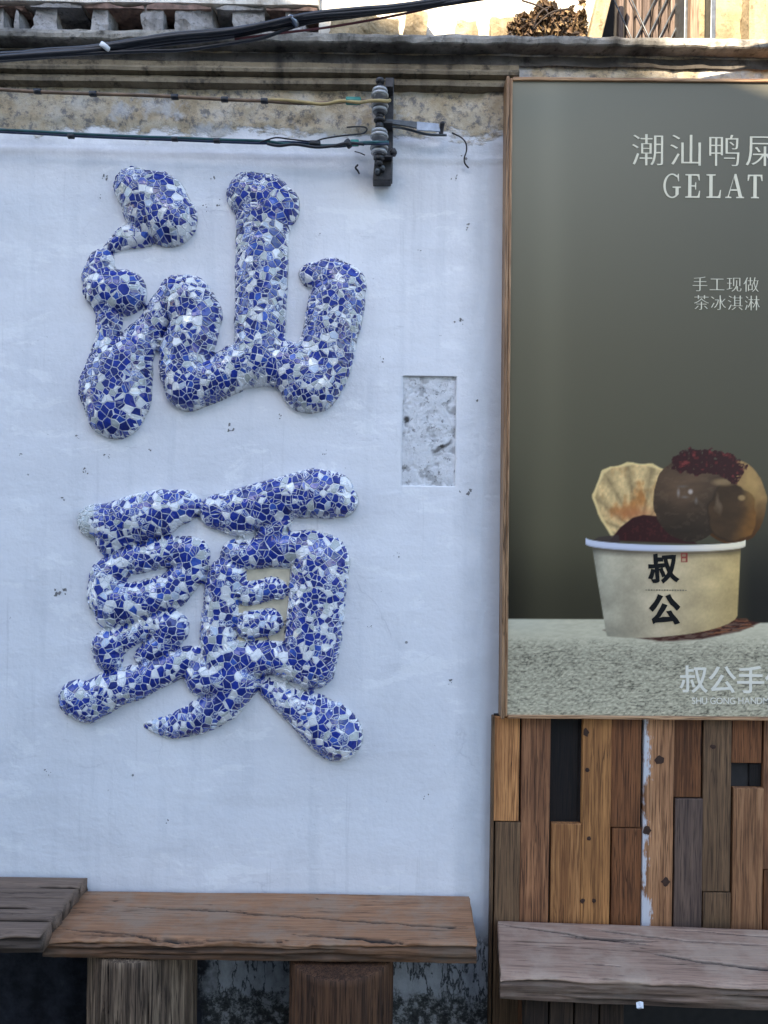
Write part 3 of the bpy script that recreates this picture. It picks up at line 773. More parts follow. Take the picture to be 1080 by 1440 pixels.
W_RED = pm_('red_brown_wood', (62, 40, 26), (96, 63, 40), (116, 80, 54))
W_TAN = pm_('tan_wood', (84, 60, 44), (122, 92, 70), (144, 114, 90))
W_GREY = pm_('grey_wood', (58, 50, 52), (80, 70, 70), (98, 86, 82))
W_UMBER = pm_('umber_wood', (62, 50, 40), (88, 72, 58), (108, 90, 72))
W_PAINT = pm_('painted_tan_wood', (84, 60, 44), (122, 92, 70), (144, 114, 90))
def add_paint(mt):
    t = mt.node_tree; bs = t.nodes['Principled BSDF']; old = bs.inputs['Base Color'].links[0].from_socket
    m = N.__new__(N); m.m = mt; m.t = t; m.b = bs
    o_ = m.obj(); s3 = m.sep(o_)
    w = m.noise(m.scale(o_, (3., 1., 5.5)), 1., 4, .6); w2 = m.noise(m.scale(o_, (160., 1., 30.)), 1., 5, .7)
    e_ = m.math('ADD', m.math('MULTIPLY', s3[0], -24.), m.math('MULTIPLY', m.math('SUBTRACT', w, .5), 3.4))
    e_ = m.math('ADD', e_, m.math('MULTIPLY', m.math('SUBTRACT', w2, .5), 1.6))
    m.set(bs.inputs['Base Color'], m.mix(m.ramp(e_, (.66, 0.), (.86, .9)), old, (.56, .57, .60)))
add_paint(W_PAINT)
W_BLACK = pm_('charred_wood', (9, 8, 8), (15, 12, 13), (22, 18, 18))
M_KNOT = mat_flat('knot', A(46, 30, 22), .8, var=.4, sc=90.)
M_PAINT = mat_flat('old_white_paint', (.58, .60, .64), .8, var=.2, sc=80.)
cols = [  # x0, x1, pieces (y0, y1, material, depth)
 (694, 730, [(1008, 1154, W_HONEY, 0), (1155, 1420, W_UMBER, .002)]),
 (730.5, 772, [(1008, 1420, W_BROWN, .003)]),
 (773, 815.5, [(1012, 1156, W_BLACK, .017), (1157, 1420, W_HONEY, 0)]),
 (816, 857, [(1008, 1420, W_OCHRE, -.002)]),
 (858, 901, [(1008, 1163, W_RED, .002), (1164, 1420, W_RED, .004)]),
 (902, 945, [(1008, 1420, W_PAINT, -.001)]),
 (946, 986, [(1008, 1121, W_RED, .003), (1122, 1420, W_GREY, 0)]),
 (987, 1027, [(1008, 1253, W_UMBER, .001), (1254, 1420, W_UMBER, .003)]),
 (1028, 1071, [(1008, 1073, W_RED, .003), (1107, 1420, W_TAN, -.001)]),
 (1072, 1112, [(1008, 1222, W_BROWN, .001), (1223, 1420, W_RED, .003)]),
 (1113, 1156, [(1008, 1420, W_HONEY, .001)]), (1157, 1198, [(1008, 1180, W_UMBER, .002), (1181, 1420, W_BROWN, 0)]),
 (1199, 1240, [(1008, 1420, W_RED, .001)]), (1241, 1284, [(1008, 1240, W_TAN, 0), (1241, 1420, W_GREY, .002)]), (1285, 1330, [(1008, 1420, W_BROWN, 0)]),
]
def plank(x0, x1, y0, y1, m, dep):
    a, b, z0, z1 = px_rect(x0, x1, y0, y1, -.024)
    if y1 >= 1400: z0 = .05
    lean = (random.random()-.5)*.002
    o = box('plank', (a+.0007, -.030+dep*.9, z0+.0006), (b-.0007, -.0125+(.004 if m is W_BLACK else 0), z1-.0006), m, wc, .0022)
    return o
for x0, x1, ps in cols:
    for y0, y1, m, dep in ps: plank(x0, x1, y0, y1, m, dep)
# the notch in the ninth column: dark hole with a stub of wood in it
a, b, z0, z1 = px_rect(1029, 1071, 1074, 1106, -.02)
box('notch_stub', (a+.05, -.018, z0), (b, -.0125, z1), W_BLACK, wc, .001)
a, b, z0, z1 = px_rect(868, 1330, 1330, 1430, -.07)
box('shade_board', (a, -.07, .03), (b, -.0335, P(1000, 1318, -.05).z-.06), M_DARK, wc, .003)  # dark board added as painted shade under the right bench
# knots and nail marks as small sunk discs; white paint rubbed down one plank
def blob(name, px, py, rx, ry, Y, m, parent, n=12, jag=.25, h=.0006):
    c = P(px, py, Y); v = []; 
    for k in range(n):
        t = 2*math.pi*k/n; q = 1+random.uniform(-jag, jag)
        v.append((c.x+math.cos(t)*rx*.00195*q, Y, c.z+math.sin(t)*ry*.00195*q))
    v.append((c.x, Y-h, c.z))
    return v, [(n, k, (k+1) % n) for k in range(n)]
def join_blobs(name, lst, m, parent, Y):
    vv, ff = [], []
    for q in lst:
        v, f = blob(name, q[0], q[1], q[2], q[3], Y-(q[4] if len(q) > 4 else 0), m, parent)
        b = len(vv); vv += v; ff += [tuple(b+i for i in t) for t in f]
    return tag(add(name, vv, ff, m, parent), kind='stuff')
join_blobs('knots', [(824, 1030, 4, 6, .0030), (826, 1083, 3, 3, .0030), (828, 1179, 3, 3, .0030), (819, 1267, 3.5, 3.5, .0030), (835, 1267, 3, 3, .0030), (927, 1069, 7, 6, .0020), (909, 1168, 6, 6, .0020), (936, 1240, 6, 6, .0020), (1003, 1050, 4, 3, .0005)], M_KNOT, wc, -.0302)
a, b, z0, z1 = px_rect(690.5, 694, 1008, 1330, -.03)
box('edge_trim', (a, -.031, .02), (b, -.004, z1), W_UMBER, wc, .001)

# ------------------------------------------------------------------ billboard
BY = -.05                                            # face of the print
BT = math.radians(-.32)                              # it hangs a touch out of true
bb_o = P(713, 1005, BY)
bb = thing('advertising_billboard', bb_o, 'tall framed ice cream billboard in dull olive green with white lettering', 'billboard')
BW, BH = 1.19, (1005-114)*(BY-CAMY)/F
def BP(px, py, Y=BY):
    """billboard coordinates (x right, z up from its lower left corner)"""
    q = P(px, py, Y)-bb_o
    return q.x, q.z
S_ = (BY-CAMY)/F
# painted print
def smooth_poly_mask(px, py, pts, soft=1.0):
    """signed-distance mask of a polygon"""
    pts = np.array(pts, float); n = len(pts)
    d = np.full(px.shape, 1e9); ins = np.zeros(px.shape, bool)
    for i in range(n):
        a = pts[i]; b = pts[(i+1) % n]; e_ = b-a
        t = np.clip(((px-a[0])*e_[0]+(py-a[1])*e_[1])/(e_@e_+1e-9), 0, 1)
        d = np.minimum(d, np.hypot(px-a[0]-t*e_[0], py-a[1]-t*e_[1]))
        c = ((a[1] > py) != (b[1] > py)) & (px < (b[0]-a[0])*(py-a[1])/(b[1]-a[1]+1e-12)+a[0])
        ins ^= c
    sd = np.where(ins, d, -d)
    return np.clip(sd/soft+.5, 0, 1)
def ell(px, py, cx, cy, rx, ry, soft=1.2):
    q = np.hypot((px-cx)/rx, (py-cy)/ry); return np.clip((1-q)*min(rx, ry)/soft+.5, 0, 1)
cxs = np.concatenate([np.arange(0, .735, .0026), np.arange(.735, BW, .03), [BW]])
czs = np.concatenate([np.arange(0, .80, .0026), np.arange(.80, BH, .024), [BH]])
GX, GZ = np.meshgrid(cxs, czs)
# to pixel-like print coordinates (1 unit = 1 photo pixel on the board)
SK = math.sin(ROLL+BT); U = 713+GX/S_+GZ/S_*SK; V = 1005-GZ/S_+GX/S_*SK
def mixc(img, m, c): return img*(1-m[..., None])+np.asarray(c, float)*m[..., None]
t = np.clip((V-115)/750, 0, 1)
left = np.exp(-((U-705)/70.)**2); mid = np.clip((U-760)/300, 0, 1)
col_t = np.array([114, 121, 121.]); col_m = np.array([88, 90, 82.]); col_b = np.array([66, 67, 56.])
g = np.where((t < .5)[..., None], col_t+(col_m-col_t)*(t/.5)[..., None], col_m+(col_b-col_m)*((t-.5)/.5)[..., None])
g = g*(1-.20*mid*(1-t*.3))[..., None]
g = g*(1+.06*np.exp(-((U-775)/22.)**2))[..., None]
g = g*(1-.32*sstep(600, 860, V)*sstep(760, 715, U))[..., None]
g = mixc(g, .75*sstep(690, 850, V)*sstep(1030, 1062, U), (20, 22, 26))
g = g*(1-.25*sstep(740, 860, V))[..., None]
# the slab
sl = sstep(869, 871.5, V+np.where(U > 1030, -4., 0)-(U-712)*.004)
tex = fbm(U*.11, V*.42, 1., 4); tex2 = fbm(U*.3, V*.8, 4., 3)
lum = 174-24*sstep(890, 925, V)+0*U
ln = fbm(U*.05, V*.27, 1., 4); ln2 = fbm(U*.12, V*.5, 6., 3)
ridge = np.clip(1-np.abs(ln-.5)/.05, 0, 1)*.8+np.clip(1-np.abs(ln2-.5)/.045, 0, 1)*.6
lum = lum-ridge*64*sstep(888, 918, V)*(.6+.8*fbm(U*.02, V*.03, 3., 3))+(tex2-.5)*34*sstep(885, 915, V)+(tex-.5)*26
wv = np.abs(np.sin(V*.62+2.2*fbm(U*.05, V*.02, 3., 2)*6))*np.abs(np.sin(U*.33+np.floor(V*.62/3.14159)*1.57))
lum = lum+12*sstep(900, 990, V)+(wv-.4)*30*sstep(892, 920, V)
slab = np.stack([lum*.985, lum*1.02, lum*.985], -1); slab = np.clip(slab, 28, 200)
slab = mixc(slab, .5*sstep(905, 868, V)*sstep(820, 720, U), (165, 178, 182))
img = g*(1-sl[..., None])+slab*sl[..., None]
# cup shadow and spilt crumbs
img = mixc(img, smooth_poly_mask(U, V, [(848, 886), (870, 893), (930, 902), (985, 899), (1040, 888), (1068, 876), (1030, 868)], 3.)*(.72+.28*sstep(.35, .6, fbm(U*.12, V*.5, 2., 3))), (50, 26, 24))
img = mixc(img, smooth_poly_mask(U, V, [(930, 884), (1000, 893), (1060, 882), (1050, 870), (1020, 872)], 3.)*sstep(.46, .6, fbm(U*.09, V*.6, 5., 3)), (110, 74, 56))
# wafer
wp = [(833, 700), (838, 680), (846, 664), (858, 655), (874, 653), (890, 650), (912, 652), (940, 660), (946, 700), (925, 752), (862, 757), (852, 742), (840, 722)]
ang_ = np.arctan2(V-752, U-900); rad_ = np.hypot(U-900, V-752)
scal = 3.2*np.abs(np.sin(ang_*9))*sstep(20, 70, rad_)
wm = smooth_poly_mask(900+(U-900)*(1+(scal-2)/90), 752+(V-752)*(1+(scal-2)/90), wp, 2.)
fan = np.abs(np.sin(ang_*9))
wc_ = np.array([190, 174, 136.])[None, None]*(1-.30*(1-fan)[..., None])
wc_ = mixc(wc_, sstep(.46, .85, fbm(U*.08, V*.05, 6., 4)*.85+.36*np.exp(-(((U-897)/26)**2+((V-708)/30)**2))), (150, 110, 68))
wc_ = wc_*(1+.35*(fbm(U*.25, V*.2, 16., 3)-.5))[..., None]
wc_ = mixc(wc_, .8*wm*(1-smooth_poly_mask(U, V, [((x-892)*.93+892, (y-702)*.93+702) for x, y in wp], 3.)), (206, 196, 152))
wc_ = mixc(wc_, .7*np.exp(-(((U-892)/30)**2+((V-722)/10)**2)), (148, 96, 66))
img = img*(1-wm[..., None])+wc_*wm[..., None]
# crumb mound
img = mixc(img, smooth_poly_mask(U, V, [(858, 760), (872, 742), (890, 728), (905, 724), (925, 726), (960, 745), (980, 765)], 2.), (42, 18, 22))
img = mixc(img, .5*smooth_poly_mask(U, V, [(870, 760), (890, 732), (905, 727), (925, 730), (950, 760)], 2.)*sstep(.55, .7, fbm(U*.3, V*.3, 3., 2)), (74, 30, 34))
# scoops
wgx = (fbm(U*.07, V*.07, 51., 3)-.5)*9; wgy = (fbm(U*.07, V*.07, 57., 3)-.5)*9
tan_ = ell(U+wgx*.5, V+wgy*.5, 1030, 706, 48, 60)
tc = np.array([134, 114, 80.])[None, None]+(np.array([76, 52, 26.])-np.array([142, 122, 86.]))[None, None]*sstep(675, 750, V+(1045-U)*.25)[..., None]
tc = tc*(1+.3*(fbm(U*.10, V*.10, 8., 3)-.5))[..., None]
img = img*(1-tan_[..., None])+tc*tan_[..., None]
lob = ell(U+wgx, V+wgy, 1030, 722, 34, 41, 2.)
lcol = np.array([58, 45, 33.])[None, None]+(np.array([104, 74, 38.])-np.array([58, 45, 33.]))[None, None]*sstep(1032, 1066, U+.3*(V-722))[..., None]
lcol = lcol*(1+.4*(fbm(U*.09, V*.12, 18., 4)-.5))[..., None]
img = img*(1-lob[..., None])+lcol*lob[..., None]
br = np.maximum(ell(U+wgx*.6, V+wgy*.6, 970, 702, 51, 60), ell(U+wgx*.6, V+wgy, 985, 690, 52, 42))*(1-lob)
bc = np.array([74, 61, 51.])[None, None]*(1.12-.5*sstep(660, 765, V))[..., None]*(.80+.25*np.exp(-(((U-960)/34)**2+((V-690)/34)**2)))[..., None]
bc = bc*(1+.32*(fbm(U*.05+V*.03, V*.11, 4., 4)-.5))[..., None]
bc = mixc(bc, .14*sstep(.58, .66, fbm(U*.16, V*.22, 14., 4)), (112, 100, 90))
img = img*(1-br[..., None])+bc*br[..., None]
img = mixc(img, .55*np.clip(1-np.abs(np.hypot((U+wgx-1030)/34., (V+wgy-722)/41.)-1.0)*14, 0, 1)*sstep(1050, 1020, U), (30, 24, 22))
img = mixc(img, .5*ell(U+wgx, V, 1010, 708, 3.5, 12, 4.), (118, 108, 98))
img = mixc(img, .55*ell(U, V, 1018, 678, 15, 5, 4.), (158, 140, 108))
img = mixc(img, .6*ell(U, V, 1043, 700, 5, 4, 2.5), (176, 156, 116))
img = mixc(img, .3*ell(U, V, 1056, 686, 10, 24, 9.)*tan_, (168, 146, 96))
for (hx_, hy_, ha, hb, c_) in [(954, 693, 1.8, 5, 130), (960, 684, 5, 1.2, 92), (971, 691.5, 3.2, 3.4, 170), (963, 699, 4, 1.4, 100), (979, 704, 1.8, 4, 96)]:
    img = mixc(img, .8*ell(U, V, hx_, hy_, ha, hb, 3.), (c_, c_, c_*1.05))
wx_ = (fbm(U*.14, V*.14, 31., 3)-.5)*16; wy_ = (fbm(U*.14, V*.14, 37., 3)-.5)*16
cr = smooth_poly_mask(U+wx_, V+wy_, [(940, 658), (948, 643), (962, 635), (990, 630), (1012, 636), (1032, 642), (1050, 654), (1044, 668), (1034, 680), (1018, 670), (990, 666), (966, 666)], 2.)
crn = fbm(U*.16, V*.2, 9., 3)
img = mixc(img, cr*sstep(.26, .36, crn+.1), (44, 20, 24)); img = mixc(img, .8*cr*sstep(.58, .70, crn), (80, 30, 34)); img = mixc(img, .7*cr*sstep(.72, .8, crn), (112, 52, 54))
# paper cup
rimc = lambda u: 762+9*np.sqrt(np.clip(1-((u-936)/112.)**2, 0, 1))+ (u-936)*.012
body_pts = [(832, 765)]+[(u, 766+9*math.sqrt(max(0, 1-((u-936)/112.)**2))) for u in range(840, 1041, 10)]+[(1042, 764), (1037, 866)]+[(u, 872+24*math.sqrt(max(0, 1-((u-925)/112.)**2))-(u-925)*.06) for u in range(1034, 850, -10)]+[(852, 889)]
bm_ = smooth_poly_mask(U, V, body_pts, 1.4)
q = np.clip((U-835)/205, 0, 1)
bcol = np.where((q < .45)[..., None], np.array([146, 152, 149.])+(np.array([172, 168, 154.])-np.array([146, 152, 149.]))*(q/.45)[..., None], np.array([172, 168, 154.])+(np.array([164, 150, 110.])-np.array([172, 168, 154.]))*((q-.45)/.55)[..., None])
bcol = bcol*(1-.10*sstep(800, 900, V)+.34*(fbm(U*.035, V*.045, 7., 5)-.5)+.08*(fbm(U*.4, V*.4, 2., 2)-.5)-.16*np.exp(-((U-835)/9.)**2))[..., None]
bcol = bcol*(1-.30*sstep(10, 2, V-rimc(U)-6))[..., None]
img = img*(1-bm_[..., None])+bcol*bm_[..., None]
inn = smooth_poly_mask(U, V, [(830, 762), (842, 755), (870, 752), (872, 765), (842, 766)], 2.)
img = mixc(img, inn*.8, (52, 46, 50))
dv = V-rimc(U); rm = np.clip(5.2-np.abs(dv), 0, 1.2)/1.2*np.clip((113-np.abs(U-936))/1.2, 0, 1)
rcol = np.array([172, 188, 226.])[None, None]+(np.array([212, 212, 204.])-np.array([172, 188, 226.]))[None, None]*sstep(900, 1040, U)[..., None]
rcol = rcol*(1-.14*sstep(0, 5, dv))[..., None]
img = img*(1-rm[..., None])+rcol*rm[..., None]
img = mixc(img, np.clip(2.2-np.abs(dv-6.5), 0, 1)*bm_*.5, (70, 64, 60))
# seal and tiny strapline on the cup
sd = np.maximum(np.abs(U-962)/5., np.abs(V-784)/7.)
img = mixc(img, np.clip((1-sd)*6, 0, 1)*(1-.8*np.clip((.62-np.maximum(np.abs(U-962)/5., np.abs(np.abs(V-784)-3)/4.))*6, 0, 1)), (112, 38, 40))
lincol = lin(img)/WALLREF*.70
lincol = np.clip(lincol, .004, .85)
n = len(cxs); vv = np.stack([GX.ravel(), 0*GX.ravel(), GZ.ravel()], 1)
ff = [(j*n+i, j*n+i+1, (j+1)*n+i+1, (j+1)*n+i) for j in range(len(czs)-1) for i in range(n-1)]
me = mesh_from('printed_panel', vv, ff)
at = me.color_attributes.new('print', 'FLOAT_COLOR', 'POINT')
at.data.foreach_set('color', np.concatenate([lincol.reshape(-1, 3), np.ones((lincol.shape[0]*lincol.shape[1], 1))], 1).astype(np.float32).ravel())
m = N('print_film'); a_ = m.n('Attribute', 0, {'attribute_name': 'print'})
nn = m.noise(m.obj(), 2.2, 3)
M_PRINT = m.out(a_, .4, .16, nn, .10, .004)
link('printed_panel', me, M_PRINT, bb)
box('panel_board', (bb_o.x, BY+.0006, bb_o.z), (bb_o.x+BW, BY+.012, bb_o.z+BH), M_DARK, bb, 0)

# frame
W_FR = mat_wood('frame_wood', (.18, .095, .045), (.42, .24, .125), (.58, .36, .20), 'Z', rough=.45)
W_FRH = mat_wood('frame_wood_flat', (.18, .095, .045), (.42, .24, .125), (.58, .36, .20), 'X', rough=.45)
def fr(name, prof_x, z0, z1, y0, y1, m, bev=.0015): return box(name, (bb_o.x+prof_x[0], y0, bb_o.z+z0), (bb_o.x+prof_x[1], y1, bb_o.z+z1), m, bb, bev)
r1 = fr('frame_side', (-.0175, -.0085), -.010, BH+.010, BY-.010, -.0045, W_FR, .003)
r2 = fr('frame_bead', (-.0082, .0005), -.0045, BH+.006, BY-.006, BY+.011, W_FR, .003)
r3 = fr('frame_top', (.0008, BW), BH-.0005, BH+.0085, BY-.007, -.0045, W_FRH, .002)
r4 = fr('frame_bottom', (.0008, BW), -.0085, .0005, BY-.008, -.0045, W_FRH, .002)
r5 = fr('frame_side', (BW+.0005, BW+.015), -.010, BH+.010, BY-.008, -.0045, W_FR, .003)

# lettering: outlines of the printed characters, in units of 1/500 em
G={'A':[[181,343,147,343,0,0,50,0,93,101,238,101,284,0,334,0],[163,268,218,145,112,145]],'D':[[38,0,171,0,247,14,304,52,340,107,352,171,341,231,309,286,252,326,171,341,38,341],[87,297,163,297,225,287,268,259,293,219,302,171,296,133,275,92,233,58,165,44,87,44]],'E':[[231,341,38,341,38,0,236,0,236,44,87,44,87,150,226,150,226,194,87,194,87,297,231,297]],'G':[[337,168,222,168,222,124,288,124,288,54,252,44,214,41,158,50,114,77,86,118,76,170,86,222,113,263,155,291,207,301,238,298,269,292,299,282,330,267,330,317,294,331,264,339,236,344,208,346,136,332,78,295,39,239,25,169,39,99,77,44,134,8,207,-5,240,-3,272,2,304,11,337,24]],'H':[[327,341,278,341,278,193,87,193,87,341,38,341,38,0,87,0,87,149,278,149,278,0,327,0]],'L':[[86,341,37,341,37,0,240,0,240,44,86,44]],'M':[[355,341,309,341,196,201,83,341,37,341,37,0,86,0,86,266,87,266,192,134,200,134,305,266,306,266,306,0,355,0]],'N':[[353,341,307,341,307,77,76,341,37,341,37,0,83,0,83,263,311,0,353,0]],'O':[[23,171,35,104,72,48,129,10,205,-5,282,10,340,49,376,104,389,171,376,238,339,294,282,332,206,346,130,331,73,293,36,238],[73,171,83,222,111,264,153,291,206,301,259,291,301,264,328,222,339,171,328,119,301,78,259,50,206,41,153,50,111,78,83,119]],'S':[[200,322,162,340,124,346,81,339,48,321,27,292,20,255,43,198,94,160,144,126,168,83,154,54,112,40,87,43,64,52,42,68,22,89,22,27,44,13,67,3,91,-3,118,-5,156,2,186,22,206,51,213,88,190,152,139,191,89,222,66,261,81,290,120,302,157,294,200,266]],'U':[[324,341,275,341,275,143,271,100,254,68,222,48,174,41,133,48,100,70,84,96,80,140,80,341,31,341,31,129,43,69,75,27,120,3,173,-5,239,5,286,33,315,77,324,134]],'作':[[263,414,242,359,215,308,185,261,153,221,168,208,182,196,200,218,219,243,236,271,253,301,288,301,288,-40,326,-40,326,82,476,82,476,118,326,118,326,194,470,194,470,228,326,228,326,301,481,301,481,337,271,337,286,370,299,405],[143,418,118,362,88,308,54,259,18,219,30,200,40,181,65,209,90,241,90,-39,127,-39,127,300,141,326,155,352,167,380,179,407]],'做':[[348,420,338,360,324,303,305,252,282,209,296,193,242,193,242,289,307,289,307,323,242,323,242,415,206,415,206,323,137,323,137,289,206,289,206,193,150,193,150,-18,183,-18,183,16,297,16,297,192,306,180,319,201,330,225,336,189,345,153,355,118,368,84,349,55,326,29,300,6,270,-15,283,-27,294,-41,321,-21,345,0,366,23,385,49,400,24,419,0,439,-21,463,-40,473,-24,486,-11,460,8,439,31,420,55,404,83,423,127,437,176,449,230,457,291,480,291,480,323,364,323,374,368,382,414],[183,160,264,160,264,49,183,49],[355,291,424,291,417,243,409,199,399,159,386,122,373,161,364,201,357,241,352,281],[117,418,96,360,70,306,41,256,9,215,20,195,29,176,53,207,76,243,76,-40,111,-40,111,308,122,332,133,357,142,383,151,408]],'公':[[162,406,136,350,104,298,67,252,26,214,44,201,60,187,101,229,139,279,173,334,202,395],[333,410,296,395,329,337,368,280,410,229,451,187,465,204,482,219,441,257,400,304,363,356],[81,-7,100,-2,144,2,233,9,391,20,409,-10,424,-37,461,-16,438,22,408,65,374,110,341,153,306,137,321,118,336,97,352,76,367,55,133,41,170,87,206,139,241,193,274,250,233,268,200,205,164,148,133,102,112,75,87,46,66,33,75,12]],'冰':[[20,357,45,341,69,323,92,305,109,289,133,320,115,335,92,352,67,369,43,384],[20,44,53,21,73,56,95,95,116,135,136,174,107,197,86,156,63,114,40,76],[140,291,140,254,230,254,211,187,185,129,153,81,116,47,129,32,140,16,185,62,222,123,251,197,270,286,248,292,242,291],[439,321,420,298,399,274,377,250,354,228,345,252,338,278,331,304,325,331,325,420,287,420,287,11,284,2,276,-1,252,-1,214,0,223,-20,229,-39,275,-37,305,-31,320,-17,325,11,325,227,349,162,380,104,417,56,462,19,474,36,488,51,451,76,418,110,390,150,367,195,393,218,420,245,446,273,471,301]],'叔':[[65,171,55,136,44,103,31,72,16,46,32,39,47,31,62,59,76,91,88,127,98,164],[197,169,208,139,220,108,229,79,236,53,269,64,262,89,252,119,240,149,228,178],[423,349,412,292,399,239,382,191,363,147,346,192,332,241,320,294,311,349],[258,385,258,349,278,349,289,282,303,219,320,161,341,108,315,70,286,38,255,10,222,-12,235,-25,247,-41,278,-18,307,7,335,37,360,70,380,37,403,8,429,-17,459,-40,471,-23,486,-9,455,13,427,40,403,71,382,106,409,162,432,226,449,299,462,380,439,386,432,385],[117,417,117,250,24,250,24,215,130,215,130,8,128,1,121,-1,100,-1,67,-1,73,-17,78,-34,121,-33,148,-28,162,-16,166,7,166,215,268,215,268,250,153,250,153,320,244,320,244,354,153,354,153,417]],'屎':[[147,235,175,194,195,155,227,169,207,207,178,248],[404,250,380,207,352,166,379,154,394,172,409,192,424,214,439,237],[109,366,409,366,409,306,109,306],[71,399,71,253,70,188,62,118,46,47,16,-16,33,-25,49,-36,80,32,98,107,107,184,109,253,109,273,446,273,446,399],[272,257,272,152,117,152,117,118,245,118,214,83,178,51,138,24,97,4,110,-10,122,-26,163,-2,203,28,240,64,272,103,272,-38,308,-38,308,106,338,65,375,29,415,-1,458,-24,470,-8,484,7,441,26,401,52,366,83,336,118,475,118,475,152,308,152,308,257]],'工':[[26,36,26,-2,476,-2,476,36,270,36,270,325,450,325,450,364,52,364,52,325,228,325,228,36]],'手':[[25,161,25,124,232,124,232,13,228,2,216,-2,181,-2,123,-1,132,-19,139,-38,175,-38,204,-37,226,-35,244,-32,264,-17,270,13,270,124,477,124,477,161,270,161,270,242,448,242,448,278,270,278,270,360,313,365,354,372,392,380,427,389,399,420,330,404,244,391,151,382,58,377,63,361,67,344,107,346,148,348,190,351,232,355,232,278,59,278,59,242,232,242,232,161]],'汕':[[47,387,72,375,99,360,122,345,141,331,164,362,144,375,120,389,93,403,68,414],[20,250,45,237,70,223,94,208,112,195,134,226,114,239,91,253,65,266,40,277],[36,-8,68,-33,91,5,114,46,136,88,157,129,130,153,107,109,82,66,58,25],[179,304,179,-9,425,-9,425,-39,462,-39,462,306,425,306,425,27,338,27,338,415,300,415,300,27,215,27,215,304]],'淇':[[343,55,373,31,403,6,430,-20,451,-42,481,-18,459,4,431,28,401,53,372,76],[41,386,65,373,89,359,111,345,128,332,150,362,132,375,109,388,85,402,62,413],[18,252,42,239,67,225,90,210,109,196,129,227,111,240,87,254,62,268,38,280],[33,-11,65,-35,84,3,105,44,125,86,143,127,116,151,95,107,74,63,52,23],[247,77,224,52,196,27,165,3,132,-16,145,-29,156,-42,190,-20,223,4,253,30,278,59],[383,420,383,357,251,357,251,420,214,420,214,357,162,357,162,323,214,323,214,116,151,116,151,82,481,82,481,116,420,116,420,323,471,323,471,357,420,357,420,420],[251,116,251,165,383,165,383,116],[251,323,383,323,383,275,251,275],[251,244,383,244,383,197,251,197]],'淋':[[45,389,81,353,110,318,136,340,107,374,70,409],[20,254,58,220,88,188,114,212,83,243,44,274],[29,-14,62,-32,75,6,88,46,101,88,112,128,82,146,70,103,56,60,42,20],[201,421,201,311,131,311,131,275,197,275,180,213,158,154,133,103,105,64,119,51,131,37,151,67,169,104,186,146,201,192,201,-39,236,-39,236,212,263,177,283,147,303,182,273,214,236,252,236,275,291,275,291,311,236,311,236,421],[362,421,362,311,301,311,301,275,357,275,338,212,316,154,289,104,259,65,272,52,284,38,306,68,327,106,345,148,362,195,362,-39,398,-39,398,196,410,150,425,109,441,73,458,44,471,59,485,72,460,109,437,158,417,215,402,275,474,275,474,311,398,311,398,421]],'潮':[[179,196,268,196,268,155,179,155],[179,262,268,262,268,222,179,222],[34,389,74,360,106,330,131,356,98,384,58,412],[16,254,58,226,92,199,115,226,81,252,39,278],[28,-16,61,-36,77,3,93,46,108,90,122,133,93,152,77,107,60,61,43,19],[206,419,206,364,138,364,138,331,206,331,206,289,148,289,148,128,206,128,206,86,128,86,128,52,206,52,206,-40,241,-40,241,52,312,52,312,86,241,86,241,128,300,128,300,289,241,289,241,331,311,331,311,364,241,364,241,419],[432,367,432,285,367,285,367,367],[333,401,333,201,332,145,325,87,310,30,283,-21,298,-30,311,-41,333,-3,349,40,358,86,364,132,432,132,432,7,429,-1,423,-3,404,-3,373,-2,379,-20,383,-39,423,-37,449,-32,462,-18,465,7,465,401],[432,251,432,166,366,166,367,201,367,251]],'现':[[216,396,216,130,252,130,252,363,404,363,404,130,441,130,441,396],[22,50,30,14,68,25,111,38,155,51,201,65,196,100,131,80,131,207,183,207,183,242,131,242,131,351,193,351,193,386,28,386,28,351,95,351,95,242,35,242,35,207,95,207,95,70,55,59],[309,320,309,224,304,162,285,99,242,39,166,-15,179,-27,190,-42,244,-6,284,34,312,77,330,122,330,16,341,-18,378,-27,424,-27,450,-23,465,-7,473,23,478,72,462,77,447,87,441,17,424,2,383,2,369,5,365,20,365,138,335,138,342,181,344,223,344,320]],'茶':[[138,99,119,71,96,45,69,22,41,3,57,-9,72,-22,100,0,128,27,154,56,175,88],[316,81,346,56,375,30,402,3,422,-21,453,2,432,25,405,51,375,77,346,101],[232,220,232,156,88,156,88,121,232,121,232,2,230,-5,223,-7,203,-7,170,-7,177,-24,182,-42,223,-41,251,-36,266,-23,271,1,271,121,412,121,412,156,271,156,271,220],[323,420,323,370,175,370,175,420,137,420,137,370,31,370,31,335,137,335,137,288,175,288,175,335,323,335,323,288,362,288,362,335,471,335,471,370,362,370,362,420],[244,326,205,280,153,240,90,206,20,178,32,163,44,147,105,171,161,201,210,236,252,275,297,237,350,202,405,172,459,149,470,166,485,182,427,202,369,231,315,264,272,300,280,312]],'鸭':[[324,304,353,275,378,248,398,268,374,293,343,321],[248,93,248,62,409,62,409,93],[66,244,119,244,119,165,66,165],[201,244,201,165,151,165,151,244],[66,275,66,354,119,354,119,275],[201,275,151,275,151,354,201,354],[35,386,35,104,66,104,66,132,119,132,119,-40,151,-40,151,132,201,132,201,111,233,111,233,386],[434,371,363,371,381,413,346,420,339,396,332,371,269,371,269,134,436,134,433,73,429,31,425,5,420,-7,414,-12,404,-12,385,-12,356,-10,362,-25,366,-41,395,-41,418,-41,435,-37,448,-28,456,-10,461,22,466,74,469,152,470,167,302,167,302,338,422,338,420,291,418,258,415,239,411,229,406,225,398,224,382,224,358,226,363,212,366,198,392,197,412,198,426,201,438,210,444,224,448,250,451,293,453,357,454,371]]}
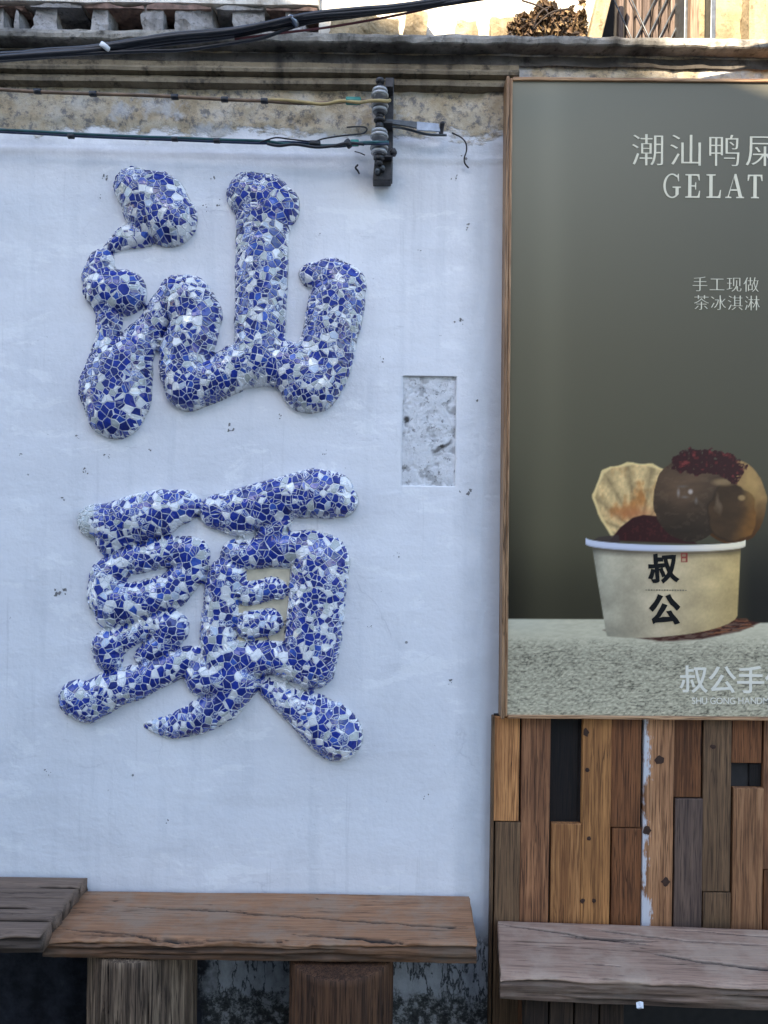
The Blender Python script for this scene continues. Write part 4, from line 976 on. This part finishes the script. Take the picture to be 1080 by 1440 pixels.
M_LET = mat_flat('print_pale', A(176, 184, 182), .45, var=.04)
M_LETW = mat_flat('print_white', A(186, 196, 204), .45, var=.04)
M_INK = mat_flat('print_ink', (.009, .009, .009), .6, var=.05, spec=.1)
def signed(p): return sum(p[i][0]*p[(i+1) % len(p)][1]-p[(i+1) % len(p)][0]*p[i][1] for i in range(len(p)))
def grow(polys, dx, dy):
    """move each outline along its outward normal, more one way than the other (thin flats, full uprights)"""
    out = []
    for p in polys:
        n_ = len(p); q = []
        for i in range(n_):
            a, b, c = p[i-1], p[i], p[(i+1) % n_]
            e1 = np.array([b[0]-a[0], b[1]-a[1]], float); e2 = np.array([c[0]-b[0], c[1]-b[1]], float)
            n1 = np.array([e1[1], -e1[0]])/(np.hypot(*e1)+1e-9); n2_ = np.array([e2[1], -e2[0]])/(np.hypot(*e2)+1e-9)
            m = n1+n2_; L = max(.5, (m@m)/2)
            m = m/L
            q.append((b[0]+OUT*m[0]*dx, b[1]+OUT*m[1]*dy))
        out.append(q)
    return out
OUT = -1.0 if signed(max(([(G['工'][0][i], G['工'][0][i+1]) for i in range(0, len(G['工'][0]), 2)],), key=lambda p: abs(signed(p)))) < 0 else 1.0
def inside_(pt, p):
    r = False
    for i in range(len(p)):
        a, b = p[i-1], p[i]
        if (a[1] > pt[1]) != (b[1] > pt[1]) and pt[0] < (b[0]-a[0])*(pt[1]-a[1])/(b[1]-a[1]+1e-12)+a[0]: r = not r
    return r
def fill(name, polys, mat, parent, loc, thick=.0004):
    """one mesh from the outlines, each outer ring with its own holes"""
    order = sorted(polys, key=lambda p: -abs(signed(p))); sg = signed(order[0]) > 0
    outs = [[p] for p in order if (signed(p) > 0) == sg]
    for p in order:
        if (signed(p) > 0) != sg:
            own = [g for g in outs if inside_(p[0], g[0])]
            if own: min(own, key=lambda g: abs(signed(g[0]))).append(p)
    bm = bmesh.new()
    for n_, g in enumerate(outs):
        cu = bpy.data.curves.new(name, 'CURVE'); cu.dimensions = '2D'; cu.fill_mode = 'BOTH'; cu.extrude = thick+.00003*n_
        for p in g:
            s = cu.splines.new('POLY'); s.points.add(len(p)-1); s.use_cyclic_u = True
            for k, (x, y) in zip(s.points, p): k.co = (x, y, 0, 1)
        tmp = bpy.data.objects.new('tmp', cu); C.objects.link(tmp)
        m_ = bpy.data.meshes.new_from_object(tmp.evaluated_get(bpy.context.evaluated_depsgraph_get()))
        bm.from_mesh(m_); bpy.data.meshes.remove(m_)
        bpy.data.objects.remove(tmp); bpy.data.curves.remove(cu)
    me = bpy.data.meshes.new(name); bm.to_mesh(me); bm.free()
    me.transform(Matrix.Rotation(math.pi/2, 4, 'X'))
    me.materials.clear()
    o = link(name, me, mat, parent); o.location = loc
    return o
def glyph(ch): return [[(q[i], q[i+1]) for i in range(0, len(q), 2)] for q in G[ch]]
def put_char(name, ch, cx, cy, em, dx, dy, mat, Y=-.0009, sx=1., shear=0., rot=0., parent=bb, polys=None):
    """character whose em box is centred on the print point (cx, cy); em in photo pixels"""
    g_ = polys or glyph(ch)
    g_ = grow(g_, dx, dy)
    k = em*S_/500.
    c_, s2 = math.cos(rot), math.sin(rot)
    pl = []
    for p in g_:
        q = []
        for x, y in p:
            x_, y_ = (x-247)*k*sx, (y-188)*k; x_ += shear*y_
            q.append((x_*c_-y_*s2, x_*s2+y_*c_))
        pl.append(q)
    q = P(cx, cy, BY)-bb_o; ca, sa = math.cos(BT), math.sin(BT)
    x, z = q.x*ca-q.z*sa, q.x*sa+q.z*ca
    return fill(name, pl, mat, parent, (x, Y, z))
for i, ch in enumerate('潮汕鸭屎'): put_char('lettering', ch, 911+53.7*i-.3*i, 211+.4*i, 49, -1., -7.5, M_LET)
# serif capitals
def serif(ch):
    T, t_ = 62, 20; sf = 20
    if ch == 'E': return [[(40,0),(330,0),(345,110),(325,110),(300,35),(275,t_+4),(165,t_+4),(165,175),(235,175),(245,130),(262,130),(262,240),(245,240),(235,197),(165,197),(165,346),(265,346),(295,335),(315,270),(335,270),(325,368),(40,368),(40,350),(98,346),(98,24),(40,18)]]
    if ch == 'L': return [[(40,0),(325,0),(340,125),(320,125),(295,45),(265,24),(165,24),(165,346),(225,350),(225,368),(40,368),(40,350),(98,346),(98,24),(40,18)]]
    if ch == 'T': return [[(130,0),(290,0),(290,18),(243,24),(243,346),(320,342),(345,270),(365,270),(358,368),(62,368),(55,270),(75,270),(100,342),(176,346),(176,24),(130,18)]]
    if ch == 'A': return [[(0,0),(125,0),(125,18),(72,24),(103,115),(247,115),(275,24),(225,18),(225,0),(385,0),(385,18),(345,24),(225,376),(190,376),(50,24),(0,18)], [(110,138),(174,322),(240,138)]]
    if ch == 'G':
        o = []; 
        for a in range(38, 330, 12): o.append((215+178*math.cos(math.radians(a)), 184+192*math.sin(math.radians(a))))
        o = [(345,360),(325,362),(312,330)]+[p for p in o if True]
        inn_ = [(205+118*math.cos(math.radians(a)), 184+168*math.sin(math.radians(a))) for a in range(316, 56, -12)]
        q = [(352,372),(336,372),(318,340)]+[(215+180*math.cos(math.radians(a)), 184+192*math.sin(math.radians(a))) for a in range(62, 312, 10)]+[(350,52),(350,150),(395,155),(395,172),(225,172),(225,155),(285,150),(285,35)]+[(212+130*math.cos(math.radians(a)), 184+172*math.sin(math.radians(a))) for a in range(300, 58, -10)]+[(322,315),(340,255),(356,255)]
        return [q]
for i, (ch, cx) in enumerate([('G', 945), ('E', 974), ('L', 1003.5), ('A', 1033), ('T', 1061.5)]):
    p = serif(ch); xs_ = [x for q in p for x, y in q]; mid_ = (min(xs_)+max(xs_))/2
    p = [[(x-mid_+247, y+4) for x, y in q] for q in p]
    put_char('lettering', ch, cx, 261.5+.25*i, 45, 0, 0, M_LET, sx=.76, polys=p)
for i, ch in enumerate('手工现做'): put_char('lettering', ch, 984+24.*i, 399.5+.3*i, 23, -4, -10, M_LET)
for i, ch in enumerate('茶冰淇淋'): put_char('lettering', ch, 986+23.8*i, 425.5+.3*i, 23, -4, -10, M_LET)
def jag(polys, a, seed):
    r2 = random.Random(seed)
    out = []
    for p in polys:
        q = []
        for i in range(len(p)):
            u, v = p[i], p[(i+1) % len(p)]; q.append((u[0]+r2.uniform(-a, a), u[1]+r2.uniform(-a, a)))
            if math.hypot(v[0]-u[0], v[1]-u[1]) > 90:
                f_ = r2.uniform(.4, .6); q.append((u[0]+(v[0]-u[0])*f_+r2.uniform(-a, a), u[1]+(v[1]-u[1])*f_+r2.uniform(-a, a)))
        out.append(q)
    return out
put_char('brand_lettering', '叔', 932, 799, 42, 17, 17, M_INK, sx=1.0, rot=.07, polys=jag(glyph('叔'), 4, 3))
put_char('brand_lettering', '公', 934, 857, 44, 20, 20, M_INK, sx=1.0, rot=.03, polys=jag(glyph('公'), 6, 5))
for i, ch in enumerate('叔公手作'): put_char('brand_lettering', ch, 975+40*i, 955+.4*i, 41, 6, 5, M_LETW)
x_ = 973.
for ch in 'SHU GONG HANDMADE':
    if ch == ' ': x_ += 3.4; continue
    p = glyph(ch); w = max(x for q in p for x, y in q); mn = min(x for q in p for x, y in q)
    p = [[(x-(w+mn)/2+247, y+18) for x, y in q] for q in p]
    ww = (w-mn)*13./500*.93
    put_char('small_lettering', ch, x_+ww/2, 985.5, 13., 4, 3, M_LETW, sx=.93, polys=p); x_ += ww+1.15
# strapline across the cup, too small to read: a hairline of grey dashes
vv, ff = [], []
for k in range(16):
    x = (906+k*3.7-713)*S_; z = (1005-828)*S_; w = 2.6*S_; b = len(vv); h = (1.1 if k % 3 else .7)*S_
    vv += [(x, -.0009, z-h), (x+w, -.0009, z-h), (x+w, -.0009, z+h), (x, -.0009, z+h)]; ff.append((b, b+1, b+2, b+3))
link('strapline', mesh_from('strapline', vv, ff), mat_flat('print_grey', A(104, 104, 92), .5, var=.05), bb)
bb.rotation_euler = (0, BT, 0)

# ------------------------------------------------------------------ benches
def worn_plank(name, org, L, D, T, mat, parent, cracks, seed, skew0=0., skew1=0., nl=None, amp=.0010, fa=1.):
    """plank along x from org (back left top corner); cracks: lists of (u, v) metres on the top, u along, v from the back"""
    per = []
    def seg(a, b, k): return [(a[0]+(b[0]-a[0])*i/k, a[1]+(b[1]-a[1])*i/k) for i in range(k)]
    r = .006
    per += seg((r, 0), (D-r, 0), max(8, int(D/.0032)))
    per += [(D-r*.5, -.0008), (D-.0012, -r*.45)]
    per += seg((D, -r), (D, -T+r), 12)
    per += [(D-.001, -T+r*.4)]
    per += seg((D-r, -T), (r, -T), 8)
    per += seg((0, -T+r), (0, -r), 4)
    per = np.array(per); k = len(per)
    nl = nl or int(L/.0048)
    u = np.linspace(0, L, nl)
    UU = np.repeat(u, k).reshape(nl, k); VV = np.tile(per[:, 0], nl).reshape(nl, k); WW = np.tile(per[:, 1], nl).reshape(nl, k)
    top = sstep(-.010, -.001, WW)*1.
    front = sstep(D-.02, D-.002, VV)
    grain = fbm(UU*5, VV*110+WW*120, seed, 4)-.5
    und = fbm(UU*3.5, VV*7, seed+3, 3)-.5
    dW = top*(grain*amp*1.3+und*.006*min(1, D/.2))
    dV = front*fa*((fbm(UU*10, WW*110, seed+5, 4)-.5)*.013+(fbm(UU*3., WW*8, seed+6, 3)-.5)*.012)
    edge_wear = np.exp(-((VV-D)/.012)**2)*np.exp(-(WW/.012)**2)
    dW -= edge_wear*np.clip(fbm(UU*9, VV*0, seed+8, 4)-.42, 0, 1)*.05
    crk_shade = np.zeros_like(UU)
    for c in cracks:
        pts = c[0]; wdt = c[1]
        pv = np.interp(UU, [p[0] for p in pts], [p[1] for p in pts], left=9, right=9)+(fbm(UU*28, UU*0, seed+11, 3)-.5)*.010
        taper = np.clip(np.minimum(UU-pts[0][0], pts[-1][0]-UU)/.05, 0, 1)
        d = np.abs(VV-pv); w = 1.5*wdt*taper*(.4+fbm(UU*16, UU*0, seed+13, 3))
        q = np.clip(1-d/(w+1e-6), 0, 1)*(taper > 0)*top
        crk_shade = np.maximum(crk_shade, np.minimum(1, q*1.6)); dW -= q*.011
    fg = sstep(.54, .64, fbm(UU*3.2, WW*150+VV*20, seed+21, 3))*front*sstep(-.004, -.012, WW)
    dV -= fg*.005; crk_shade = np.maximum(crk_shade, fg*.8)
    crk_shade = np.maximum(crk_shade, front*sstep(-.005, -.016, WW)*(.30+.5*fbm(UU*6, WW*60+VV*9, seed+31, 3)))
    if fa < 1: crk_shade = np.maximum(crk_shade, .93*sstep(-.003, -.009, WW)*(UU > .004)*(UU < L-.004))  # side faces coloured near-black as shade in the gaps between boards
    a = VV/D
    Xw = org[0]+UU+(skew0*(1-UU/L)+skew1*UU/L)*a+np.where((UU < .001) | (UU > L-.001), 1, 0)*(fbm(VV*40, WW*60, seed+15, 3)-.5)*.010
    v = np.stack([Xw, org[1]-VV-dV, org[2]+WW+dW], -1).reshape(-1, 3)
    f = [(i*k+j, (i+1)*k+j, (i+1)*k+(j+1) % k, i*k+(j+1) % k) for i in range(nl-1) for j in range(k)]
    f += [tuple(range(k)), tuple((nl-1)*k+j for j in range(k-1, -1, -1))]
    o = add(name, v, f, mat, parent, own_origin=True)
    bm = bmesh.new(); bm.from_mesh(o.data); bmesh.ops.recalc_face_normals(bm, faces=bm.faces); bm.to_mesh(o.data); bm.free()
    o.data.shade_smooth()
    at = o.data.attributes.new('crack', 'FLOAT', 'POINT'); at.data.foreach_set('value', crk_shade.ravel().astype(np.float32))
    return o
W_SEAT = mat_wood('bench_brown', A(72, 53, 42), A(122, 95, 77), A(150, 120, 99), 'X', rough=.62, attr=True, soft=.45, grey=A(112, 102, 96))
W_SEATG = mat_wood('bench_mauve_grey', A(94, 82, 80), A(144, 128, 124), A(170, 154, 150), 'X', rough=.62, attr=True, soft=.45, grey=A(150, 142, 140))
W_SEATD = mat_wood('bench_slate_grey', A(58, 51, 50), A(98, 88, 85), A(124, 113, 108), 'X', rough=.72, attr=True, soft=.5)
def log_leg(cx, cy, r, z1, parent, mat, seed, flare=.0, z0=0.0):
    nseg, nz = 300, 30
    th = np.linspace(0, 2*math.pi, nseg, endpoint=False); zz = np.linspace(z0, z1, nz)
    T_, Z_ = np.meshgrid(th, zz)
    gr = fbm(np.cos(T_)*9+20, np.sin(T_)*9+20, Z_*2.2+seed, 4)
    fine = fbm(np.cos(T_)*26+20, np.sin(T_)*26+20, Z_*3+seed, 3)
    R = r*(1+.05*(fbm(np.cos(T_)*1.2+4, np.sin(T_)*1.2+4, Z_*1.5+seed, 2)-.5)+flare*(z1-Z_)/z1)
    crack = np.clip(1-np.abs(gr-.52)/(.012+.03*fbm(np.cos(T_)*3+9, np.sin(T_)*3+9, Z_*2+seed, 2)), 0, 1)*sstep(.35, .5, fbm(np.cos(T_)*5+3, np.sin(T_)*5+3, Z_*3.5+seed, 2))
    R = R-crack*.009-(fine-.5)*.006
    v = np.stack([cx+R*np.cos(T_), cy+R*np.sin(T_), Z_], -1).reshape(-1, 3)
    f = [(j*nseg+i, j*nseg+(i+1) % nseg, (j+1)*nseg+(i+1) % nseg, (j+1)*nseg+i) for j in range(nz-1) for i in range(nseg)]
    b = len(v); rings = [(.93, 0), (.6, .001), (.3, .001)]
    vv = v.tolist(); prev = [(nz-1)*nseg+i for i in range(nseg)]
    for q, dz in rings:
        cur = []
        for i in range(nseg):
            cur.append(len(vv)); rr = R[-1, i]*q
            vv.append([cx+rr*math.cos(th[i]), cy+rr*math.sin(th[i]), z1+.002+dz+random.uniform(-.001, .001)])
        f += [(prev[i], prev[(i+1) % nseg], cur[(i+1) % nseg], cur[i]) for i in range(nseg)]; prev = cur
    f.append(tuple(prev))
    o = add('log_leg', vv, f, mat, parent, smooth=True, own_origin=True)
    c = np.concatenate([crack.ravel()*.95, np.zeros(len(vv)-nz*nseg)])
    at = o.data.attributes.new('crack', 'FLOAT', 'POINT'); at.data.foreach_set('value', c.astype(np.float32))
    return o
W_LOG = mat_wood('log_grey', A(44, 38, 35), A(98, 88, 82), A(150, 140, 130), 'Z', rough=.85, attr=True)
W_LOGB = mat_wood('log_brown', A(44, 32, 26), A(78, 58, 46), A(104, 78, 60), 'Z', rough=.85, attr=True)

# middle bench
zm = .53; bk = P(122, 1250, -.008); be = P(659, 1258, -.008)
b1 = thing('plank_bench', ((bk.x+be.x)/2, -.13, 0), 'brown single-plank bench on two upright logs beneath the lettering', 'bench')
mx0, mx1 = bk.x-.02, be.x
worn_plank('seat_plank', (mx0, -.008, zm), mx1-mx0, .245, .050, W_SEAT, b1,
  [([(.16, .085), (.40, .10), (.72, .135), (1.05, .172), (1.08, .175)], .0042), ([(.02, .20), (.10, .205), (.30, .235)], .004), ([(.62, .212), (.8, .226), (.92, .24)], .005), ([(.9, .15), (1.0, .165), (1.08, .16)], .003), ([(.05, .22), (.35, .238), (.62, .236)], .0026)], 3.1, skew0=.006, skew1=-.006)
log_leg(P(196, 1400, -.15).x, -.122, .138, zm-.056, b1, W_LOG, 1., .03)
log_leg(P(479, 1400, -.20).x, -.180, .132, zm-.062, b1, W_LOGB, 2., .0)
# left bench of boards
zl = .566; lx1 = P(123, 1237, -.01).x
b0 = thing('slat_bench', (lx1-.6, -.15, 0), 'dark grey bench of narrow boards at the far left', 'bench')
vs_ = [0, .058, .118, .172, .228, .292]
for i in range(5):
    worn_plank('board', (lx1-1.30, -.010-vs_[i], zl+random.uniform(-.002, .002)), 1.30-.012*i*0+.0, vs_[i+1]-vs_[i]-.008, .052, W_SEATD, b0, [([(.4, .02), (.9, .03), (1.28, .026)], .002)] if i % 2 else [], 7.+i, skew0=.002, skew1=-.004, nl=110, fa=1. if i == 4 else .05)
for q in b0.children:
    q.location.x += 0.0
for dx in (-1.22, -.62):
    box('leg', (lx1+dx, -.29, 0), (lx1+dx+.09, -.03, zl-.056), W_SEATD, b0, .004)
box('stretcher', (lx1-1.15, -.20, .10), (lx1-.60, -.12, .16), W_SEATD, b0, .004)
# right bench
zr = P(697, 1293, -.03).z; rx0 = P(697, 1293, -.03).x
b2 = thing('plank_bench', (rx0, -.15, 0), 'mauve grey thick plank bench in front of the wood cladding', 'bench')
worn_plank('seat_plank', (rx0, -.03, zr), 1.35, .255, .064, W_SEATG, b2,
  [([(.0, .022), (.12, .045), (.25, .075), (.42, .082)], .004), ([(.24, .03), (.5, .075), (.72, .08)], .0034), ([(.38, .135), (.5, .165), (.62, .185), (.85, .20)], .006), ([(.15, .07), (.3, .085), (.4, .10)], .0035), ([(.45, .02), (.66, .035), (.9, .05)], .0025), ([(.20, .19), (.26, .196), (.3, .20)], .003)], 9.4, skew0=-.02, skew1=.01)
W_LEG = mat_wood('leg_dark', A(26, 21, 18), A(46, 38, 33), A(62, 52, 44), 'Z', rough=.85)
for i in range(4):
    box('leg_board', (rx0+.045+i*.062, -.252, 0), (rx0+.045+i*.062+.058, -.206, zr-.066), W_LEG, b2, .003)
box('leg_board', (rx0+1.1, -.252, 0), (rx0+1.25, -.206, zr-.066), W_UMBER, b2, .003)
b2.rotation_euler = (0, 0, math.radians(-2.4))
# scrap stuck on the front edge
c = P(899, 1412, -.311); vv = []
for k, (dx, dz, dy) in enumerate([(-.008, .004, 0), (0, .011, -.006), (.009, .006, -.002), (.008, -.006, -.007), (-.002, -.011, -.002), (-.009, -.005, -.008), (0, 0, -.012)]): vv.append((c.x+dx, c.y+dy, c.z+dz))
o = add('paper_scrap', vv, [(6, i, (i+1) % 6) for i in range(6)]+[(5, 4, 3, 2, 1, 0)], M_WHITE, None, own_origin=True)
tag(o, 'tiny white crumpled paper scrap stuck on the front edge of the mauve grey bench', 'litter')

# ------------------------------------------------------------------ insulator rack and wires
IY = -.075; k_ = (IY-CAMY)/F
ir = thing('insulator_rack', P(545, 255, -.02), 'black iron wall rack holding two white porcelain spool insulators', 'insulator')
def zp(py): return P(535, py, IY).z
ix_ = P(533.5, 185, IY).x
box('back_bar', (P(541, 180, -.02).x, -.035, P(545, 256, -.02).z), (P(553, 180, -.02).x, -.006, P(545, 113, -.02).z), M_STEEL, ir, .002)
lathe('rod', [(.0065, zp(230)), (.0065, zp(114))], (ix_, IY, 0), M_STEEL, ir, 12)
lathe('rod_knob', [(.004, zp(119)), (.011, zp(117)), (.013, zp(114)), (.010, zp(111)), (.003, zp(109.5))], (ix_, IY, 0), M_STEEL, ir, 16)
def spool(y0, y1, R, m):
    h = zp(y0)-zp(y1); b = zp(y1); pr = []
    for t_, q in [(0, .45), (.02, .74), (.10, .95), (.16, 1.), (.22, .97), (.28, .80), (.34, .70), (.42, .66), (.5, .70), (.56, .86), (.62, .98), (.68, 1.), (.75, .93), (.80, .76), (.86, .74), (.92, .86), (.97, .72), (1., .4)]: pr.append((R*q, b+h*t_))
    return lathe('spool', pr, (ix_, IY, 0), m, ir, 36)
spool(123, 161, .0205, M_PORCD); spool(182, 219, .0215, M_PORCD)
def flange(y, R, t=1.9):
    lathe('spool_rim', [(R*.80, zp(y+t+.6)), (R*.97, zp(y+t)), (R, zp(y)), (R*.93, zp(y-t)), (R*.74, zp(y-t-1.2))], (ix_, IY, 0), M_PORC, ir, 36)
for y in (128, 134, 149, 155.5): flange(y, .0240 if y in (134, 149) else .0215)
for y in (186, 192, 208, 214.5): flange(y, .0250 if y in (192, 208) else .0225)
for ya, yb, R in [(161.5, 166, .011), (167, 172, .016), (173, 181, .011), (219.5, 226, .015), (226.5, 232, .010)]:
    lathe('nut', [(R*.8, zp(yb)), (R, zp(yb)+.003), (R, zp(ya)-.003), (R*.8, zp(ya))], (ix_, IY, 0), M_STEEL, ir, 6 if R < .0155 else 18)
for ya, yb in [(120.5, 123), (171, 174), (219, 221.5)]:
    box('bracket_arm', (ix_-.010, IY-.004, zp(yb)), (P(552, 180, -.02).x, -.010, zp(ya)), M_STEEL, ir, .001)
prism('foot_plate', [(P(524, 256, -.04).x, P(524, 256, -.04).z), (P(550, 256, -.04).x, P(550, 256, -.04).z), (P(552, 226, -.04).x, P(552, 226, -.04).z), (P(544, 222, -.04).x, P(544, 222, -.04).z), (P(527, 226, -.04).x, P(527, 226, -.04).z)], -.052, -.008, M_STEEL, ir, .003)
lathe('bolt', [(.008, -.07), (.010, -.066), (.010, -.052), (.004, -.051)], (P(553, 219, -.04).x, 0, P(553, 219, -.04).z), M_STEEL, ir, 6, 'Y')
lathe('bolt', [(.004, -.075), (.007, -.07), (.007, -.052)], (P(538, 240, -.05).x, 0, P(538, 240, -.05).z), M_IRON, ir, 6, 'Y')
lathe('bolt', [(.004, -.075), (.007, -.07), (.007, -.052)], (P(531, 244, -.05).x, 0, P(531, 244, -.05).z), M_IRON, ir, 6, 'Y')
def q_(px, py, Y): p = P(px, py, Y); return (p.x, p.z)
prism('strap_arm', [q_(543, 168, -.05), q_(586, 172, -.05), q_(586, 181, -.05), q_(572, 178, -.05), q_(543, 174, -.05)], -.054, -.048, M_IRON, ir, .0008)
prism('strap_plate', [q_(586, 172, -.05), q_(617, 175, -.05), q_(619, 186, -.05), q_(586, 184, -.05)], -.055, -.050, M_STRAP, ir, .0008)
tube('strap_stay', [P(546, 177, -.05), P(570, 181, -.04), P(600, 189, -.03), P(628, 190, -.02)], .0035, M_IRON, ir, 6)
lathe('bolt', [(.004, -.068), (.0065, -.064), (.0065, -.01)], (P(621, 182, -.03).x, 0, P(621, 182, -.03).z), M_STEEL, ir, 6, 'Y')

def cable(name, pts, r, mat, label, cat='cable', group=None, n=8, sub=7):
    path = [P(*p) for p in pts]
    v, f = tube_vf(smooth_path(path, sub), r, n)
    o = add(name, v, f, mat, None, smooth=True, own_origin=True)
    return tag(o, label, cat, group)
def wrap(parent, px, py, Y, L, r, mat, name='cable_tie', ang=0., lab=None):
    c = P(px, py, Y); d = Vector((math.cos(ang), 0, math.sin(ang)))*L/2
    v, f = tube_vf([c-d, c-d*.9, c+d*.9, c+d], [r*.7, r, r, r*.7], 10)
    o = add(name, v, f, mat, None, smooth=True, own_origin=True)
    o.parent = parent; o.location = o.location-parent.location
    if lab: o['label'] = lab
    return o
br_pts = [(-2000, 60), (-1000, 96), (-300, 118), (-60, 122), (0, 126), (60, 129.5), (131, 132), (200, 134), (246, 136), (300, 139), (340, 141), (372, 142)]
tail = [(400, 144), (425, 146.5), (450, 145), (475, 142.5), (497, 142), (515, 143), (524, 142.5)]
brc = cable('cable', [(x, y, -.055) for x, y in br_pts+[(x, y+1.2*math.sin(x*.07)) for x, y in tail]], .0048, M_BROWNC, 'upper brown weathered cable with black ties, tied with green tape at the rack')
yl = cable('cable', [(372, 140.5, -.056), (400, 141, -.058), (430, 144, -.062), (455, 146.5, -.062), (480, 142, -.062), (505, 144, -.07), (520, 142, -.095), (533, 141.5, -.105), (545, 142, -.095), (548, 141, -.06)], .0046, M_YELC, 'short yellowish wire looped round the upper spool insulator')
for x, y in [(53, 128.5), (131, 132), (246, 136.5), (316, 140), (372, 142)]: wrap(brc, x, y, -.055, .020, .0078, M_RUBBER)
wrap(brc, 497, 142, -.058, .042, .0105, M_GREEN, 'tape_wrap', 0., 'green tape wrap')
tl = [(-2000, 100), (-1000, 140), (-300, 172), (-60, 181), (0, 184), (60, 187), (120, 190.5), (190, 193.5), (250, 195.5), (310, 198), (370, 200)]
c1 = cable('cable', [(x, y-1.6, -.058) for x, y in tl]+[(400, 202, -.06), (440, 204.5, -.06), (480, 204, -.062), (505, 201, -.07), (520, 200, -.098), (533, 200, -.105), (546, 200, -.09)], .0040, M_TEAL, 'dark teal cable sagging across the top of the white wall')
c2 = cable('cable', [(x, y+1.4, -.056) for x, y in tl]+[(400, 200, -.056), (430, 201.5, -.06), (470, 206, -.06), (500, 203, -.065), (519, 202, -.09), (533, 202.5, -.104), (546, 202, -.09)], .0038, M_BLUEC, 'navy cable twisted along the underside of the teal one')
c3 = cable('cable', [(366, 200, -.06), (378, 196, -.064), (390, 193.5, -.066), (410, 196, -.066), (440, 199, -.068), (455, 195, -.068), (480, 191, -.068), (500, 189, -.066), (512, 187, -.06), (516, 181, -.05), (508, 178, -.03), (488, 179, -.012)],   .0022, M_RUBBER, 'loose black wire end curling up beside the lower spool insulator')
c4 = cable('cable', [(376, 202, -.062), (392, 205, -.066), (415, 203, -.068), (445, 207, -.068), (470, 205, -.068), (490, 201, -.07), (512, 203, -.08)], .0042, M_RUBBER, 'black taped splice twisted round the teal cable by the rack')
wrap(c1, 443, 202, -.062, .030, .0085, M_RUBBER); wrap(c1, 490, 202, -.066, .022, .0095, M_RUBBER, 'cable_tie', -.9); wrap(c1, 499, 201, -.066, .022, .0090, M_GREEN, 'tape_wrap', 0., 'green tape wrap')
for x in (100, 246, 305): wrap(c1, x, 191.6 if x < 200 else (195.6 if x < 280 else 198), -.057, .018, .0072, M_RUBBER)
cable('wire_stub', [(636, 187, -.012), (648, 193, -.03), (655, 201, -.03), (656, 212, -.026), (653, 222, -.024), (654, 230, -.02), (659, 236, -.012)], [.0022]*43, M_STEEL, 'short rusty wire end hanging from the plaster right of the rack', 'wire', sub=7)
cable('wire_stub', [(499, 213, -.012), (506, 215, -.02), (513, 218, -.012)], .0016, M_STEEL, 'thin wire whisker on the wall left of the rack foot', 'wire')
cable('wire_stub', [(503, 232, -.010), (500, 236, -.018), (503, 240, -.018), (505, 244, -.008)], .0028, M_STEEL, 'small bent hook in the white wall left of the rack foot', 'hook')
# black bundle crossing overhead
paths = [
 [(-1900, 270), (-900, 170), (-260, 100), (-60, 83), (0, 77), (60, 74), (130, 68), (240, 52), (330, 43), (430, 22), (500, 14), (560, 9), (640, -3), (760, -22), (900, -48), (1500, -163), (2400, -308)],
 [(-1900, 274), (-900, 174), (-260, 104), (-60, 87), (0, 81), (60, 76.5), (130, 71), (240, 56), (330, 47), (430, 26), (500, 17), (560, 12), (640, 1), (760, -18), (900, -44), (1500, -159), (2400, -304)],
 [(-1900, 279), (-900, 179), (-260, 109), (-60, 91), (0, 84.5), (60, 80), (130, 73), (240, 61), (330, 50), (430, 29), (500, 20), (560, 14), (640, 3), (760, -16), (900, -40), (1500, -155), (2400, -300)],
 [(-1900, 268), (-900, 168), (-260, 98), (-60, 84), (0, 79), (60, 71), (130, 66), (240, 49), (330, 41), (430, 24), (500, 18), (560, 12), (640, 0), (760, -20), (900, -46), (1500, -161), (2400, -306)],
 [(-1900, 276), (-900, 176), (-260, 106), (-60, 88), (0, 83), (60, 79), (130, 75), (200, 72), (260, 70), (330, 60), (370, 53), (430, 33), (500, 23), (560, 15), (640, 4), (760, -14), (900, -38), (1500, -153), (2400, -298)]]
bund = []
BLAB = {3: 'topmost black cable of the overhead bundle crossing the cornice', 0: 'second black cable from the top of the overhead bundle', 1: 'thick black cable in the middle of the overhead bundle, carrying the white twist tie', 2: 'fourth black cable from the top of the overhead bundle', 4: 'lowest thin black cable sagging away under the overhead bundle'}
for i, p in enumerate(paths):
    bund.append(cable('overhead_cable', [(x, y, -.27-.012*math.sin(i*2.1+x*.004)) for x, y in p], [.0068, .0072, .0060, .0055, .0042][i], M_RUBBER, BLAB[i], 'cable', 'black overhead cables', 8, 8))
cable('overhead_cable', [(x, y, -.262) for x, y in [(330, 55), (400, 46), (450, 40), (500, 32), (560, 21), (620, 8), (680, -4), (760, -18), (900, -44), (1500, -158), (2400, -304)]], .0028, mat_flat('red_brown_sleeve', (.10, .02, .025), .5), 'thin dark red wire under the black overhead bundle', 'cable')
wrap(bund[1], 148, 67, -.276, .012, .0145, M_WHITE, 'cable_tie', 1.0, 'white twist tie'); wrap(bund[1], 412, 30, -.272, .010, .0165, M_STRAP, 'cable_tie', .9)
for o in bund: pass
